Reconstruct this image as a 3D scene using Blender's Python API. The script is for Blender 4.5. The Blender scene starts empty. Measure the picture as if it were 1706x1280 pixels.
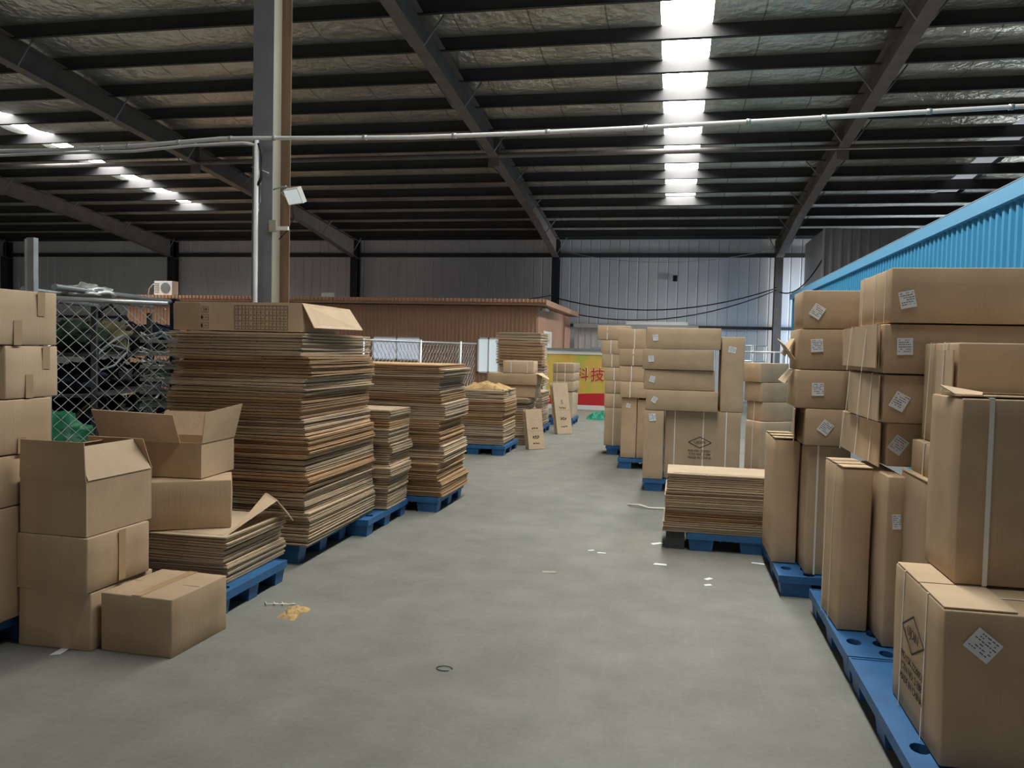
import bpy, bmesh, math, random
from mathutils import Vector, Matrix, noise
R = math.radians
rnd = random.Random(7)
SC = bpy.context.scene
COL = SC.collection

# ------------------------------------------------------------------ camera, world, exposure, lights
W_, H_ = 1706, 1280
FPX = 1355.18
YAW, PITCH, ROLL = 0.195667, -0.043796, 0.023245
cam = bpy.data.cameras.new('camera'); cam.sensor_width = 36.0; cam.lens = FPX / W_ * 36.0
cam.clip_start = 0.05; cam.clip_end = 200
cam_o = bpy.data.objects.new('camera', cam); COL.objects.link(cam_o)
_f = Vector((-math.sin(YAW), math.cos(YAW), 0)); _r = Vector((math.cos(YAW), math.sin(YAW), 0)); _u = Vector((0, 0, 1))
_f2 = _f * math.cos(PITCH) + _u * math.sin(PITCH); _u2 = _r.cross(_f2)
_r3 = _r * math.cos(ROLL) + _u2 * math.sin(ROLL); _u3 = -_r * math.sin(ROLL) + _u2 * math.cos(ROLL)
cam_o.matrix_world = Matrix(((_r3.x, _u3.x, -_f2.x, 0), (_r3.y, _u3.y, -_f2.y, 0), (_r3.z, _u3.z, -_f2.z, 1.6), (0, 0, 0, 1)))
SC.camera = cam_o

SKY_L = 19.0        # radiance of the translucent roof panels
wd = bpy.data.worlds.new('world'); SC.world = wd; wd.use_nodes = True
bg = wd.node_tree.nodes['Background']; bg.inputs[0].default_value = (0.80, 0.88, 1.0, 1); bg.inputs[1].default_value = 0.3
SC.view_settings.view_transform = 'Standard'; SC.view_settings.look = 'None'
SC.view_settings.gamma = 1.0; SC.view_settings.use_curve_mapping = False
SC.view_settings.exposure = 0.74
SC.cycles.use_denoising = True
SC.cycles.max_bounces = 8; SC.cycles.diffuse_bounces = 5; SC.cycles.glossy_bounces = 3
SC.cycles.sample_clamp_indirect = 8.0

def area(name, loc, target, sx, sy, power, color=(1, 1, 1)):
    l = bpy.data.lights.new(name, 'AREA'); l.shape = 'RECTANGLE'; l.size = sx; l.size_y = sy; l.energy = power; l.color = color
    o = bpy.data.objects.new(name, l); COL.objects.link(o); o.location = loc
    o.rotation_euler = (Vector(target) - Vector(loc)).to_track_quat('-Z', 'Y').to_euler()
    return o
area('rear_fill', (-3.0, -13.8, 2.6), (-2.0, 6, 1.2), 9.0, 4.6, 115, (1.0, 0.98, 0.95))     # added fill lamp behind the camera, lifts the surfaces facing it
area('side_door_daylight', (9.5, 26.7, 1.9), (-3, 27.6, 2.5), 2.2, 2.6, 560, (0.95, 0.98, 1.0))   # open side of the hall beyond the blue cabin

# ------------------------------------------------------------------ materials
MATS = {}
def mat(name, color, rough=0.7, metal=0.0, spec=0.3, noise_s=None, noise_a=0.1, bump=None, rand=0.0, emit=None, stretch=None):
    if name in MATS: return MATS[name]
    m = bpy.data.materials.new(name); m.use_nodes = True; nt = m.node_tree; N = nt.nodes; L = nt.links
    b = N['Principled BSDF']
    b.inputs['Base Color'].default_value = (*color, 1); b.inputs['Roughness'].default_value = rough
    b.inputs['Metallic'].default_value = metal; b.inputs['Specular IOR Level'].default_value = spec
    last = None
    tc = N.new('ShaderNodeTexCoord'); mp = N.new('ShaderNodeMapping'); L.new(tc.outputs['Object'], mp.inputs[0])
    if stretch: mp.inputs['Scale'].default_value = stretch
    if noise_s:
        n = N.new('ShaderNodeTexNoise'); n.inputs['Scale'].default_value = noise_s; n.inputs['Detail'].default_value = 5
        L.new(mp.outputs[0], n.inputs[0])
        r = N.new('ShaderNodeMapRange'); r.inputs['From Min'].default_value = .25; r.inputs['From Max'].default_value = .75
        r.inputs['To Min'].default_value = 1 - noise_a; r.inputs['To Max'].default_value = 1 + noise_a
        L.new(n.outputs[0], r.inputs[0]); last = r.outputs[0]
    if rand:
        oi = N.new('ShaderNodeObjectInfo'); r2 = N.new('ShaderNodeMapRange')
        r2.inputs['To Min'].default_value = 1 - rand; r2.inputs['To Max'].default_value = 1 + rand
        L.new(oi.outputs['Random'], r2.inputs[0])
        if last:
            mm = N.new('ShaderNodeMath'); mm.operation = 'MULTIPLY'; L.new(last, mm.inputs[0]); L.new(r2.outputs[0], mm.inputs[1]); last = mm.outputs[0]
        else: last = r2.outputs[0]
    if last:
        v = N.new('ShaderNodeVectorMath'); v.operation = 'SCALE'; v.inputs[0].default_value = color
        L.new(last, v.inputs['Scale']); L.new(v.outputs[0], b.inputs['Base Color'])
    if bump:
        n2 = N.new('ShaderNodeTexNoise'); n2.inputs['Scale'].default_value = bump[0]; n2.inputs['Detail'].default_value = 4
        L.new(mp.outputs[0], n2.inputs[0]); bp = N.new('ShaderNodeBump'); bp.inputs['Strength'].default_value = bump[1]
        bp.inputs['Distance'].default_value = 0.01
        L.new(n2.outputs[0], bp.inputs['Height']); L.new(bp.outputs[0], b.inputs['Normal'])
    if emit:
        b.inputs['Emission Color'].default_value = (*emit[0], 1); b.inputs['Emission Strength'].default_value = emit[1]
    MATS[name] = m
    return m

def kraft(name, color, rand=0.10, lines=1.0):
    """brown board: faint vertical fluting, mottling, a tone of its own per box"""
    if name in MATS: return MATS[name]
    m = mat(name, color, rough=0.82, spec=0.18, noise_s=5.0, noise_a=0.09, rand=rand)
    nt = m.node_tree; N = nt.nodes; L = nt.links; b = N['Principled BSDF']
    tc = N.new('ShaderNodeTexCoord')
    mp = N.new('ShaderNodeMapping'); mp.inputs['Scale'].default_value = (60, 60, 1.2); L.new(tc.outputs['Object'], mp.inputs[0])
    n = N.new('ShaderNodeTexNoise'); n.inputs['Scale'].default_value = 1.6; n.inputs['Detail'].default_value = 3; L.new(mp.outputs[0], n.inputs[0])
    n3 = N.new('ShaderNodeTexNoise'); n3.inputs['Scale'].default_value = 7; L.new(tc.outputs['Object'], n3.inputs[0])
    ad = N.new('ShaderNodeMath'); ad.operation = 'ADD'; L.new(n.outputs[0], ad.inputs[0]); L.new(n3.outputs[0], ad.inputs[1])
    bp = N.new('ShaderNodeBump'); bp.inputs['Strength'].default_value = 0.22 * lines; bp.inputs['Distance'].default_value = 0.006
    L.new(ad.outputs[0], bp.inputs['Height']); L.new(bp.outputs[0], b.inputs['Normal'])
    return m

M_K = kraft('kraft_board', (0.485, 0.35, 0.228))
M_K2 = kraft('kraft_board_pale', (0.59, 0.44, 0.30))
M_KS = kraft('flat_carton_board', (0.58, 0.445, 0.31), rand=0.22)
M_KR = kraft('flat_carton_board_red', (0.50, 0.32, 0.18), rand=0.22)
M_KI = kraft('kraft_inside', (0.50, 0.31, 0.16))
M_TAPE = mat('clear_tape', (0.44, 0.30, 0.17), rough=0.25, spec=0.5)
M_STRAP = mat('white_strap', (0.78, 0.76, 0.70), rough=0.45, spec=0.4)
M_PAPER = mat('label_paper', (0.80, 0.81, 0.84), rough=0.6)
M_INK = mat('print_ink', (0.045, 0.03, 0.025), rough=0.8)
M_INKS = mat('label_ink', (0.10, 0.10, 0.14), rough=0.8)
M_INKB = mat('blue_print', (0.06, 0.09, 0.35), rough=0.8)
M_BLUEP = mat('blue_pallet_plastic', (0.028, 0.125, 0.31), rough=0.5, noise_s=9, noise_a=0.18, spec=0.4)
M_WOOD = mat('wood_block', (0.20, 0.14, 0.09), rough=0.9, noise_s=20, noise_a=.2)
M_PURLIN = mat('purlin_paint', (0.052, 0.051, 0.054), rough=0.55, noise_s=2, noise_a=.15)
M_BEAM = mat('beam_paint', (0.16, 0.14, 0.13), rough=0.6, noise_s=3, noise_a=.2)
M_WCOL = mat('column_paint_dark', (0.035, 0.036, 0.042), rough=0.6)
M_GIRT = mat('girt_paint', (0.055, 0.06, 0.065), rough=0.6)
M_COLA = mat('column_grey', (0.19, 0.19, 0.215), rough=0.55, noise_s=4, noise_a=.12)
M_COLB = mat('column_cream', (0.36, 0.34, 0.27), rough=0.6, noise_s=4, noise_a=.12, stretch=(1, 1, .2))
M_COLC = mat('column_rust_brown', (0.20, 0.13, 0.085), rough=0.75, noise_s=5, noise_a=.3, stretch=(3, 3, .3))
M_WALL = mat('wall_sheet', (0.78, 0.79, 0.82), rough=0.45, metal=0.0, noise_s=1.2, noise_a=.07, stretch=(1, 1, .3))
M_RIB = mat('wall_rib', (0.30, 0.31, 0.34), rough=0.5)
M_GREYW = mat('grey_sheet', (0.36, 0.37, 0.38), rough=0.5, noise_s=1.5, noise_a=.1)
M_HUT = mat('galvanised_sheet', (0.55, 0.56, 0.57), rough=0.4, metal=.2, noise_s=2, noise_a=.15, stretch=(6, 1, .4))
M_BROWN = mat('brown_cabin_sheet', (0.43, 0.25, 0.165), rough=0.5, noise_s=1.2, noise_a=.08)
M_BROWNR = mat('brown_roof_sheet', (0.55, 0.31, 0.20), rough=0.5)
M_BLUEW = mat('blue_cabin_sheet', (0.06, 0.33, 0.58), rough=0.42, noise_s=1.5, noise_a=.06)
M_BLUET = mat('blue_cabin_trim', (0.14, 0.42, 0.70), rough=0.4)
M_WHITE = mat('white_paint', (0.78, 0.78, 0.76), rough=0.5)
M_PVC = mat('white_conduit_plastic', (0.70, 0.71, 0.72), rough=0.4)
M_GALV = mat('galvanised_steel', (0.50, 0.52, 0.53), rough=0.38, metal=.5, noise_s=12, noise_a=.15)
M_STEEL = mat('grey_steel', (0.24, 0.27, 0.29), rough=0.45, metal=.3)
M_BLACK = mat('black_rubber', (0.012, 0.012, 0.014), rough=0.6)
M_NAVY = mat('navy_cloth', (0.012, 0.016, 0.035), rough=0.85, bump=(8, .8))
M_DKG = mat('dark_green_cloth', (0.012, 0.03, 0.022), rough=0.8, bump=(8, .8))
M_OLIVE = mat('olive_cloth', (0.13, 0.12, 0.06), rough=0.85, bump=(8, .8))
M_GREEN = mat('green_tarp', (0.02, 0.17, 0.085), rough=0.45, noise_s=8, noise_a=.35, bump=(9, 1.0))
M_TEAL = mat('teal_net', (0.03, 0.27, 0.17), rough=0.6, noise_s=14, noise_a=.4, bump=(20, 1.0))
M_GLASS = mat('window_pane', (0.60, 0.66, 0.75), rough=0.12, spec=.6, noise_s=1.3, noise_a=.25, emit=((.75, .82, 1.0), .25))
M_GLASSB = mat('window_pane_bright', (0.70, 0.78, 0.80), rough=0.15, spec=.6, emit=((.85, .95, 1.0), .25))
M_KPAPER = mat('kraft_paper', (0.55, 0.37, 0.17), rough=.8, noise_s=9, noise_a=.12)
M_PANEL = mat('skylight_panel', (0.9, 0.95, 0.9), rough=.6, emit=((1.0, 0.995, 0.93), SKY_L))
M_DIRTY = mat('dirty_skylight_panel', (0.30, 0.28, 0.28), rough=.5, emit=((0.75, 0.78, 0.85), 0.25))

def mat_floor():
    m = bpy.data.materials.new('concrete_floor'); m.use_nodes = True; nt = m.node_tree; N = nt.nodes; L = nt.links
    b = N['Principled BSDF']; tc = N.new('ShaderNodeTexCoord')
    def nz(scale, sc=(1, 1, 1), rot=0, det=6, rough=.6):
        mp = N.new('ShaderNodeMapping'); mp.inputs['Scale'].default_value = sc; mp.inputs['Rotation'].default_value[2] = rot
        L.new(tc.outputs['Object'], mp.inputs[0])
        n = N.new('ShaderNodeTexNoise'); n.inputs['Scale'].default_value = scale; n.inputs['Detail'].default_value = det
        n.inputs['Roughness'].default_value = rough; L.new(mp.outputs[0], n.inputs[0]); return n.outputs[0]
    def mul(a, bb):
        x = N.new('ShaderNodeMath'); x.operation = 'MULTIPLY'; L.new(a, x.inputs[0]); L.new(bb, x.inputs[1]); return x.outputs[0]
    def mr(a, f0, f1, t0, t1):
        x = N.new('ShaderNodeMapRange'); L.new(a, x.inputs[0])
        for k, v in zip(('From Min', 'From Max', 'To Min', 'To Max'), (f0, f1, t0, t1)): x.inputs[k].default_value = v
        return x.outputs[0]
    big = mr(nz(.55, det=4), .3, .7, .84, 1.12)
    mid = mr(nz(3.2, sc=(1, 1.0, 1)), .3, .7, .86, 1.12)
    fine = mr(nz(38), .3, .7, .93, 1.06)
    s1 = mr(nz(3.0, sc=(14, .8, 1), rot=R(-28)), .60, .72, 1.0, 1.12)
    s2 = mr(nz(2.6, sc=(16, .7, 1), rot=R(35)), .62, .74, 1.0, .90)
    t = mul(mul(mul(big, mid), mul(fine, s1)), s2)
    v = N.new('ShaderNodeVectorMath'); v.operation = 'SCALE'; v.inputs[0].default_value = (0.205, 0.206, 0.182)
    L.new(t, v.inputs['Scale']); L.new(v.outputs[0], b.inputs['Base Color'])
    b.inputs['Roughness'].default_value = .62; b.inputs['Specular IOR Level'].default_value = .3
    bp = N.new('ShaderNodeBump'); bp.inputs['Strength'].default_value = .25; bp.inputs['Distance'].default_value = .004
    L.new(nz(22), bp.inputs['Height']); L.new(bp.outputs[0], b.inputs['Normal'])
    return m
M_FLOOR = mat_floor()

def mat_foil():
    m = bpy.data.materials.new('roof_insulation_foil'); m.use_nodes = True; nt = m.node_tree; N = nt.nodes; L = nt.links
    b = N['Principled BSDF']; tc = N.new('ShaderNodeTexCoord')
    b.inputs['Metallic'].default_value = .75; b.inputs['Roughness'].default_value = .36
    n = N.new('ShaderNodeTexNoise'); n.inputs['Scale'].default_value = 1.1; n.inputs['Detail'].default_value = 5; L.new(tc.outputs['Object'], n.inputs[0])
    cr = N.new('ShaderNodeValToRGB'); cr.color_ramp.elements[0].position = .3; cr.color_ramp.elements[1].position = .7
    cr.color_ramp.elements[0].color = (.46, .45, .40, 1); cr.color_ramp.elements[1].color = (.74, .74, .67, 1)
    L.new(n.outputs[0], cr.inputs[0])
    # seams between foil rolls every 1.2 m across the roof
    sx = N.new('ShaderNodeSeparateXYZ'); L.new(tc.outputs['Object'], sx.inputs[0])
    md = N.new('ShaderNodeMath'); md.operation = 'PINGPONG'; md.inputs[1].default_value = .6; L.new(sx.outputs[0], md.inputs[0])
    lt = N.new('ShaderNodeMath'); lt.operation = 'GREATER_THAN'; lt.inputs[1].default_value = .012; L.new(md.outputs[0], lt.inputs[0])
    mr = N.new('ShaderNodeMapRange'); mr.inputs['To Min'].default_value = .45; L.new(lt.outputs[0], mr.inputs[0])
    v = N.new('ShaderNodeVectorMath'); v.operation = 'SCALE'; L.new(cr.outputs[0], v.inputs[0]); L.new(mr.outputs[0], v.inputs['Scale'])
    L.new(v.outputs[0], b.inputs['Base Color'])
    br = N.new('ShaderNodeTexBrick'); br.inputs['Scale'].default_value = 11; br.inputs['Mortar Size'].default_value = .05; br.offset = 0
    L.new(tc.outputs['Object'], br.inputs[0])
    n2 = N.new('ShaderNodeTexNoise'); n2.inputs['Scale'].default_value = 6; n2.inputs['Detail'].default_value = 3; L.new(tc.outputs['Object'], n2.inputs[0])
    ad = N.new('ShaderNodeMath'); ad.operation = 'MULTIPLY_ADD'; L.new(n2.outputs[0], ad.inputs[0]); ad.inputs[1].default_value = 3.0; L.new(br.outputs['Fac'], ad.inputs[2])
    bp = N.new('ShaderNodeBump'); bp.inputs['Strength'].default_value = .8; bp.inputs['Distance'].default_value = .03
    L.new(ad.outputs[0], bp.inputs['Height']); L.new(bp.outputs[0], b.inputs['Normal'])
    return m
M_FOIL = mat_foil()

# ------------------------------------------------------------------ mesh helpers
class MB:
    def __init__(s): s.v = []; s.f = []; s.sm = []
    def box(s, x0, x1, y0, y1, z0, z1, M=None):
        p = [(x0, y0, z0), (x1, y0, z0), (x1, y1, z0), (x0, y1, z0), (x0, y0, z1), (x1, y0, z1), (x1, y1, z1), (x0, y1, z1)]
        return s.add(p, [(0, 3, 2, 1), (4, 5, 6, 7), (0, 1, 5, 4), (1, 2, 6, 5), (2, 3, 7, 6), (3, 0, 4, 7)], M)
    def add(s, p, f, M=None, smooth=False):
        b = len(s.v)
        for q in p: s.v.append(tuple(M @ Vector(q)) if M else tuple(q))
        for g in f: s.f.append([i + b for i in g]); s.sm.append(smooth)
        return s
    def tube(s, pts, r, n=8, caps=True, smooth=True):
        pts = [Vector(p) for p in pts]; ring = []; b0 = len(s.v)
        for i, p in enumerate(pts):
            t = (pts[min(i + 1, len(pts) - 1)] - pts[max(i - 1, 0)]).normalized()
            a = t.cross(Vector((0, 0, 1)))
            if a.length < 1e-3: a = t.cross(Vector((1, 0, 0)))
            a.normalize(); c = t.cross(a)
            for k in range(n):
                w = 2 * math.pi * k / n
                s.v.append(tuple(p + (a * math.cos(w) + c * math.sin(w)) * r))
        for i in range(len(pts) - 1):
            for k in range(n):
                s.f.append([b0 + i * n + k, b0 + i * n + (k + 1) % n, b0 + (i + 1) * n + (k + 1) % n, b0 + (i + 1) * n + k]); s.sm.append(smooth)
        if caps:
            s.f.append([b0 + k for k in range(n)][::-1]); s.sm.append(False)
            s.f.append([b0 + (len(pts) - 1) * n + k for k in range(n)]); s.sm.append(False)
        return s
    def plate(s, quad, t):
        """a thin board: four corners in order, thickness t along the normal"""
        q = [Vector(p) for p in quad]; n = (q[1] - q[0]).cross(q[3] - q[0]).normalized() * t
        p = q + [a + n for a in q]
        return s.add(p, [(3, 2, 1, 0), (4, 5, 6, 7), (0, 1, 5, 4), (1, 2, 6, 5), (2, 3, 7, 6), (3, 0, 4, 7)])
    def poly(s, pts, n, t):
        p = [Vector(a) for a in pts]; n = Vector(n).normalized() * t; k = len(p)
        return s.add(p + [a + n for a in p], [tuple(range(k))[::-1], tuple(range(k, 2 * k))] + [(i, (i + 1) % k, k + (i + 1) % k, k + i) for i in range(k)])
    def mesh(s, name, m):
        me = bpy.data.meshes.new(name); me.from_pydata(s.v, [], s.f)
        me.polygons.foreach_set('use_smooth', s.sm); me.materials.append(m); me.update(); return me
    def obj(s, name, m, parent=None, loc=(0, 0, 0), rz=0):
        o = bpy.data.objects.new(name, s.mesh(name, m)); COL.objects.link(o)
        if parent: o.parent = parent
        o.location = loc; o.rotation_euler = (0, 0, rz); return o

def tag(o, label=None, cat=None, group=None, kind=None):
    if label: o['label'] = label
    if cat: o['category'] = cat
    if group: o['group'] = group
    if kind: o['kind'] = kind
    return o
def empty(name, loc=(0, 0, 0), rz=0):
    o = bpy.data.objects.new(name, None); COL.objects.link(o); o.location = loc; o.rotation_euler = (0, 0, rz); o.empty_display_size = .1
    return o
def struct(o): o['kind'] = 'structure'; return o
def copy_tree(o, parent=None):
    c = o.copy(); COL.objects.link(c)
    if parent: c.parent = parent
    for ch in list(o.children): copy_tree(ch, c)
    return c

def corrugated(p0, p1, z0, z1, pitch, depth, rib=.35, base=None, n_out=None):
    """sheet wall from p0 to p1 (xy), trapezoid ribs standing out on the side n_out; closed back"""
    a = Vector((*p0, 0)); b = Vector((*p1, 0)); d = b - a; ln = d.length; d.normalize()
    n = Vector((*n_out, 0)).normalized(); prof = []; k = int(ln / pitch) + 1; e = pitch * .10
    for i in range(k):
        s = i * pitch
        for ds, dd in ((0, 0), (pitch * (1 - rib) - e, 0), (pitch * (1 - rib), depth), (pitch - e, depth)):
            if s + ds <= ln: prof.append((s + ds, dd))
    prof.append((ln, 0))
    m = MB(); P = []
    for s, dd in prof: P.append(a + d * s + n * dd)
    v = [(q.x, q.y, z0) for q in P] + [(q.x, q.y, z1) for q in P]; c = len(P)
    m.add(v, [(i, i + 1, c + i + 1, c + i) for i in range(c - 1)])
    bk = n * -.05
    m.add([a + bk + Vector((0, 0, z0)), b + bk + Vector((0, 0, z0)), b + bk + Vector((0, 0, z1)), a + bk + Vector((0, 0, z1))], [(0, 1, 2, 3)])
    m.add([a + bk + Vector((0, 0, z1)), b + bk + Vector((0, 0, z1)), b + Vector((0, 0, z1)), a + Vector((0, 0, z1))], [(0, 1, 2, 3)])
    return m

# ------------------------------------------------------------------ the hall
ZS = lambda y: (8.07 - .0901 * y) if y > 7.5 else (8.07 - .0901 * 7.5 - .0901 * (7.5 - y))   # roof sheet height
XL, XR, YB, YF = -27.0, 12.0, -14.0, 28.1
m = MB(); m.add([(XL - 1, YB, 0), (XR + 1, YB, 0), (XR + 1, YF + 1, 0), (XL - 1, YF + 1, 0)], [(0, 1, 2, 3)]); struct(m.obj('floor', M_FLOOR))
PUR = [12.3 + 1.247 * k for k in range(-20, 13)]
SKYX = [(-15.55, -14.82), (-.36, .43)]
DIRT = [(6.55, 7.15)]
# ceiling: foil sheet sagging a little between purlins, openings left for the roof panels
def ceil_mesh():
    ys = []
    for i, p in enumerate(PUR[:-1]):
        for k in range(5): ys.append((p + (PUR[i + 1] - p) * k / 5, -.11 * math.sin(math.pi * k / 5)))
    ys.append((PUR[-1], 0)); ys.append((YF, 0)); ys.insert(0, (YB, 0))
    cuts = [XL]; 
    for a, b in SKYX + DIRT: cuts += [a, b]
    cuts.append(XR); cuts.sort()
    me = MB()
    for ci in range(len(cuts) - 1):
        x0, x1 = cuts[ci], cuts[ci + 1]
        isky = any(abs(a - x0) < 1e-6 and abs(b - x1) < 1e-6 for a, b in SKYX + DIRT)
        nx = max(1, int((x1 - x0) / .6)); xs = [x0 + (x1 - x0) * i / nx for i in range(nx + 1)]
        base = len(me.v)
        for y, s in ys:
            for x in xs:
                wob = .02 * noise.noise(Vector((x * .7, y * .9, 3))) if abs(s) > .001 else 0
                me.v.append((x, y, ZS(y) + s + wob))
        for j in range(len(ys) - 1):
            if isky and 1.5 < ys[j][0] < 23.4: continue
            for i in range(nx):
                q = base + j * (nx + 1) + i
                me.f.append([q, q + nx + 1, q + nx + 2, q + 1]); me.sm.append(True)
    return me
struct(ceil_mesh().obj('ceiling', M_FOIL))
# opaque outer roof skin above the foil
m = MB()
for y0, y1 in ((YB, 7.5), (7.5, YF)):
    m.add([(XL, y0, ZS(y0) + .12), (XR, y0, ZS(y0) + .12), (XR, y1, ZS(y1) + .12), (XL, y1, ZS(y1) + .12)], [(0, 1, 2, 3)])
struct(m.obj('ceiling_sheet', M_GREYW)).name = 'ceiling_outer'
n = 1
for (x0, x1), mm in [(s, M_PANEL) for s in SKYX] + [(s, M_DIRTY) for s in DIRT]:
    m = MB()
    for i in range(len(PUR) - 1):
        a, b = PUR[i], PUR[i + 1]
        if a < 1.5 or a > 22.6: continue
        m.add([(x0 - .02, a, ZS(a) + .05), (x0 - .02, b, ZS(b) + .05), (x1 + .02, b, ZS(b) + .05), (x1 + .02, a, ZS(a) + .05)], [(0, 1, 2, 3)])
    struct(m.obj('window_%d' % n, mm)); n += 1

# far wall, left wall, right wall
struct(corrugated((XL, YF), (XR, YF), 0, ZS(YF) - .02, .33, -.03, rib=.06, n_out=(0, -1)).obj('wall_back', M_WALL))
struct(corrugated((XL, YB), (XL, YF), 0, ZS(7.5), .36, .035, rib=.16, n_out=(1, 0)).obj('wall_left', M_WALL))
struct(corrugated((XR, YB), (XR, YF), 0, ZS(7.5), .36, .035, rib=.16, n_out=(-1, 0)).obj('wall_right', M_WALL))
FR = [3.25 - 7.31 * k for k in range(5)] + [10.56]
# Z purlins
for i, y in enumerate(PUR):
    if y < 1: continue
    z1 = ZS(y) + .02; z0 = ZS(y) - .24; m = MB()
    m.box(XL, XR, y - .004, y + .004, z0, z1); m.box(XL, XR, y - .075, y, z0, z0 + .008); m.box(XL, XR, y, y + .075, z1 - .012, z1 - .004)
    m.box(XL, XR, y - .075, y - .067, z0, z0 + .022)
    tag(m.obj('roof_purlin', M_PURLIN), 'dark steel purlin running across the hall under the roof foil', 'beam', 'steel purlins under the roof')
# rafters with fly braces, splice plates
RN = {3.25: 'rafter on the right of the aisle, ending above the blue cabin', -4.06: 'rafter left of the aisle, running over the cream and grey column', -11.37: 'rafter crossing the upper left of the hall', -18.68: 'rafter deep in shade at the far left', -25.99: 'outermost left rafter', 10.56: 'rafter beyond the blue cabin on the right'}
def rafter(x):
    root = empty('roof_rafter', (x, 17.5, ZS(17.5) - .22))
    def W(y): return ZS(y) - .222
    ob = Vector((x, 17.5, ZS(17.5) - .22))
    dep = lambda y: .50 if y < 17.8 else (.40 + .22 * max(0, (y - 23.5) / 4.4))
    ys = [-2, 7.5, 17.8, 17.801, 23.5, 28.0]
    web = MB(); bot = MB(); top = MB()
    for a, b in zip(ys[:-1], ys[1:]):
        if b - a < .01: continue
        a2 = a + .001
        for mb, w, f0, f1 in ((web, .005, lambda y: W(y) - dep(y), lambda y: W(y)), (bot, .11, lambda y: W(y) - dep(y) - .014, lambda y: W(y) - dep(y)), (top, .11, lambda y: W(y) - .014, lambda y: W(y))):
            p = [(x - w, a2, f0(a2)), (x + w, a2, f0(a2)), (x + w, b, f0(b)), (x - w, b, f0(b)), (x - w, a2, f1(a2)), (x + w, a2, f1(a2)), (x + w, b, f1(b)), (x - w, b, f1(b))]
            p = [Vector(q) - ob for q in p]
            mb.add(p, [(0, 3, 2, 1), (4, 5, 6, 7), (0, 1, 5, 4), (1, 2, 6, 5), (2, 3, 7, 6), (3, 0, 4, 7)])
    web.obj('web', M_BEAM, root); bot.obj('bottom_flange', M_BEAM, root); top.obj('top_flange', M_BEAM, root)
    for yy in (7.5, 17.8):
        s = MB(); s.box(-.12, .12, yy - 17.5 - .02, yy - 17.5 + .02, W(yy) - .62 - ob.z, W(yy) - ob.z); s.obj('splice_plate', M_BEAM, root)
    for k, y in enumerate(PUR):
        if y < 9 or k % 2: continue
        for sd in (-1, 1):
            s = MB(); s.tube([(sd * .10, y - 17.5, W(y) - dep(y) + .02 - ob.z), (sd * .42, y - 17.5, W(y) - .03 - ob.z)], .014, 6); s.obj('fly_brace', M_STEEL, root)
    tag(root, 'steel I-section ' + RN[round(x, 2)], 'beam')
for x in FR: rafter(x)
# wall columns
CN = {3.25: 'dark wall column against the far wall beside the blue cabin', -4.06: 'dark wall column just right of the brown cabin roof end', -11.37: 'dark wall column behind the brown cabin, right of the cream and grey column', -18.68: 'dark wall column behind the outdoor air unit', -25.99: 'dark wall column at the far left edge behind the grey post'}
for x in FR[:5]:
    m = MB(); zt = ZS(27.7) - .24
    for y0, y1, w in ((27.62, 27.64, .12), (27.96, 27.98, .12)): m.box(x - w, x + w, y0, y1, 0, zt)
    m.box(x - .005, x + .005, 27.64, 27.96, 0, zt)
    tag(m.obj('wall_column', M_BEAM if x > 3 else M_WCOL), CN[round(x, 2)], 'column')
m = MB(); m.box(XL, XR, YB, YB + .05, 0, 6.2); struct(m.obj('wall_front', M_GREYW))
# girts on the far wall
for z, h in ((4.78, .14), (2.4, .10)):
    m = MB(); m.box(XL, XR, 27.985, 28.06, z, z + h)
    tag(m.obj('wall_girt', M_GIRT), 'dark horizontal steel girt %s the far wall' % ('along the top of' if z > 4 else 'half way up'), 'beam')
m = MB(); m.box(XL, XR, 27.98, 28.05, ZS(28) - .16, ZS(28) - .02); struct(m.obj('trim_1', M_GIRT))

# interior H column with conduit
cx = -3.915
root = empty('hall_column', (cx, 7.42, 0)); tag(root, 'tall H-section column with dark grey front flange, cream web and brown rear flange', 'column')
m = MB(); m.box(-.105, .105, -.185, -.173, 0, 6.62); m.obj('front_flange', M_COLA, root)
m = MB(); m.box(-.005, .005, -.173, .173, 0, 6.62); m.obj('web', M_COLB, root)
m = MB(); m.box(-.105, .105, .173, .187, 0, 6.62); m.obj('rear_flange', M_COLC, root)
m = MB(); m.box(-.2, .2, -.28, .28, 0, .02); m.obj('base_plate', M_COLA, root)
# tie strut at the splices
m = MB(); zt = ZS(17.8) - .60
m.tube([(XL, 17.8, zt), (XR, 17.8, zt)], .055, 10); tag(m.obj('tie_tube', M_BEAM), 'long grey steel tie tube crossing the roof between the rafter splices', 'beam')

def sag(a, b, s, n=14, wob=0):
    a, b = Vector(a), Vector(b)
    return [a.lerp(b, i / n) - Vector((0, 0, s * 4 * (i / n) * (1 - i / n) + wob * math.sin(i * 2.3))) for i in range(n + 1)]
root = empty('cable_conduit', (-4, 7.15, 3.51)); tag(root, 'white plastic conduit strung straight across the hall past the column', 'pipe')
P0 = Vector((-4, 7.15, 3.51))
cp = [(-7.4, 7.15, 3.49), (-6.2, 7.15, 3.47), (-5.2, 7.15, 3.49), (-4.3, 7.15, 3.535), (-4, 7.15, 3.53), (-3.2, 7.15, 3.51), (-2.4, 7.15, 3.495), (-1.5, 7.15, 3.50), (-.3, 7.15, 3.52), (1.2, 7.15, 3.56), (2.7, 7.15, 3.60), (5.5, 7.15, 3.64)]
m = MB(); m.tube([Vector(p) - P0 for p in cp], .019, 10); m.obj('tube', M_PVC, root)
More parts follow.
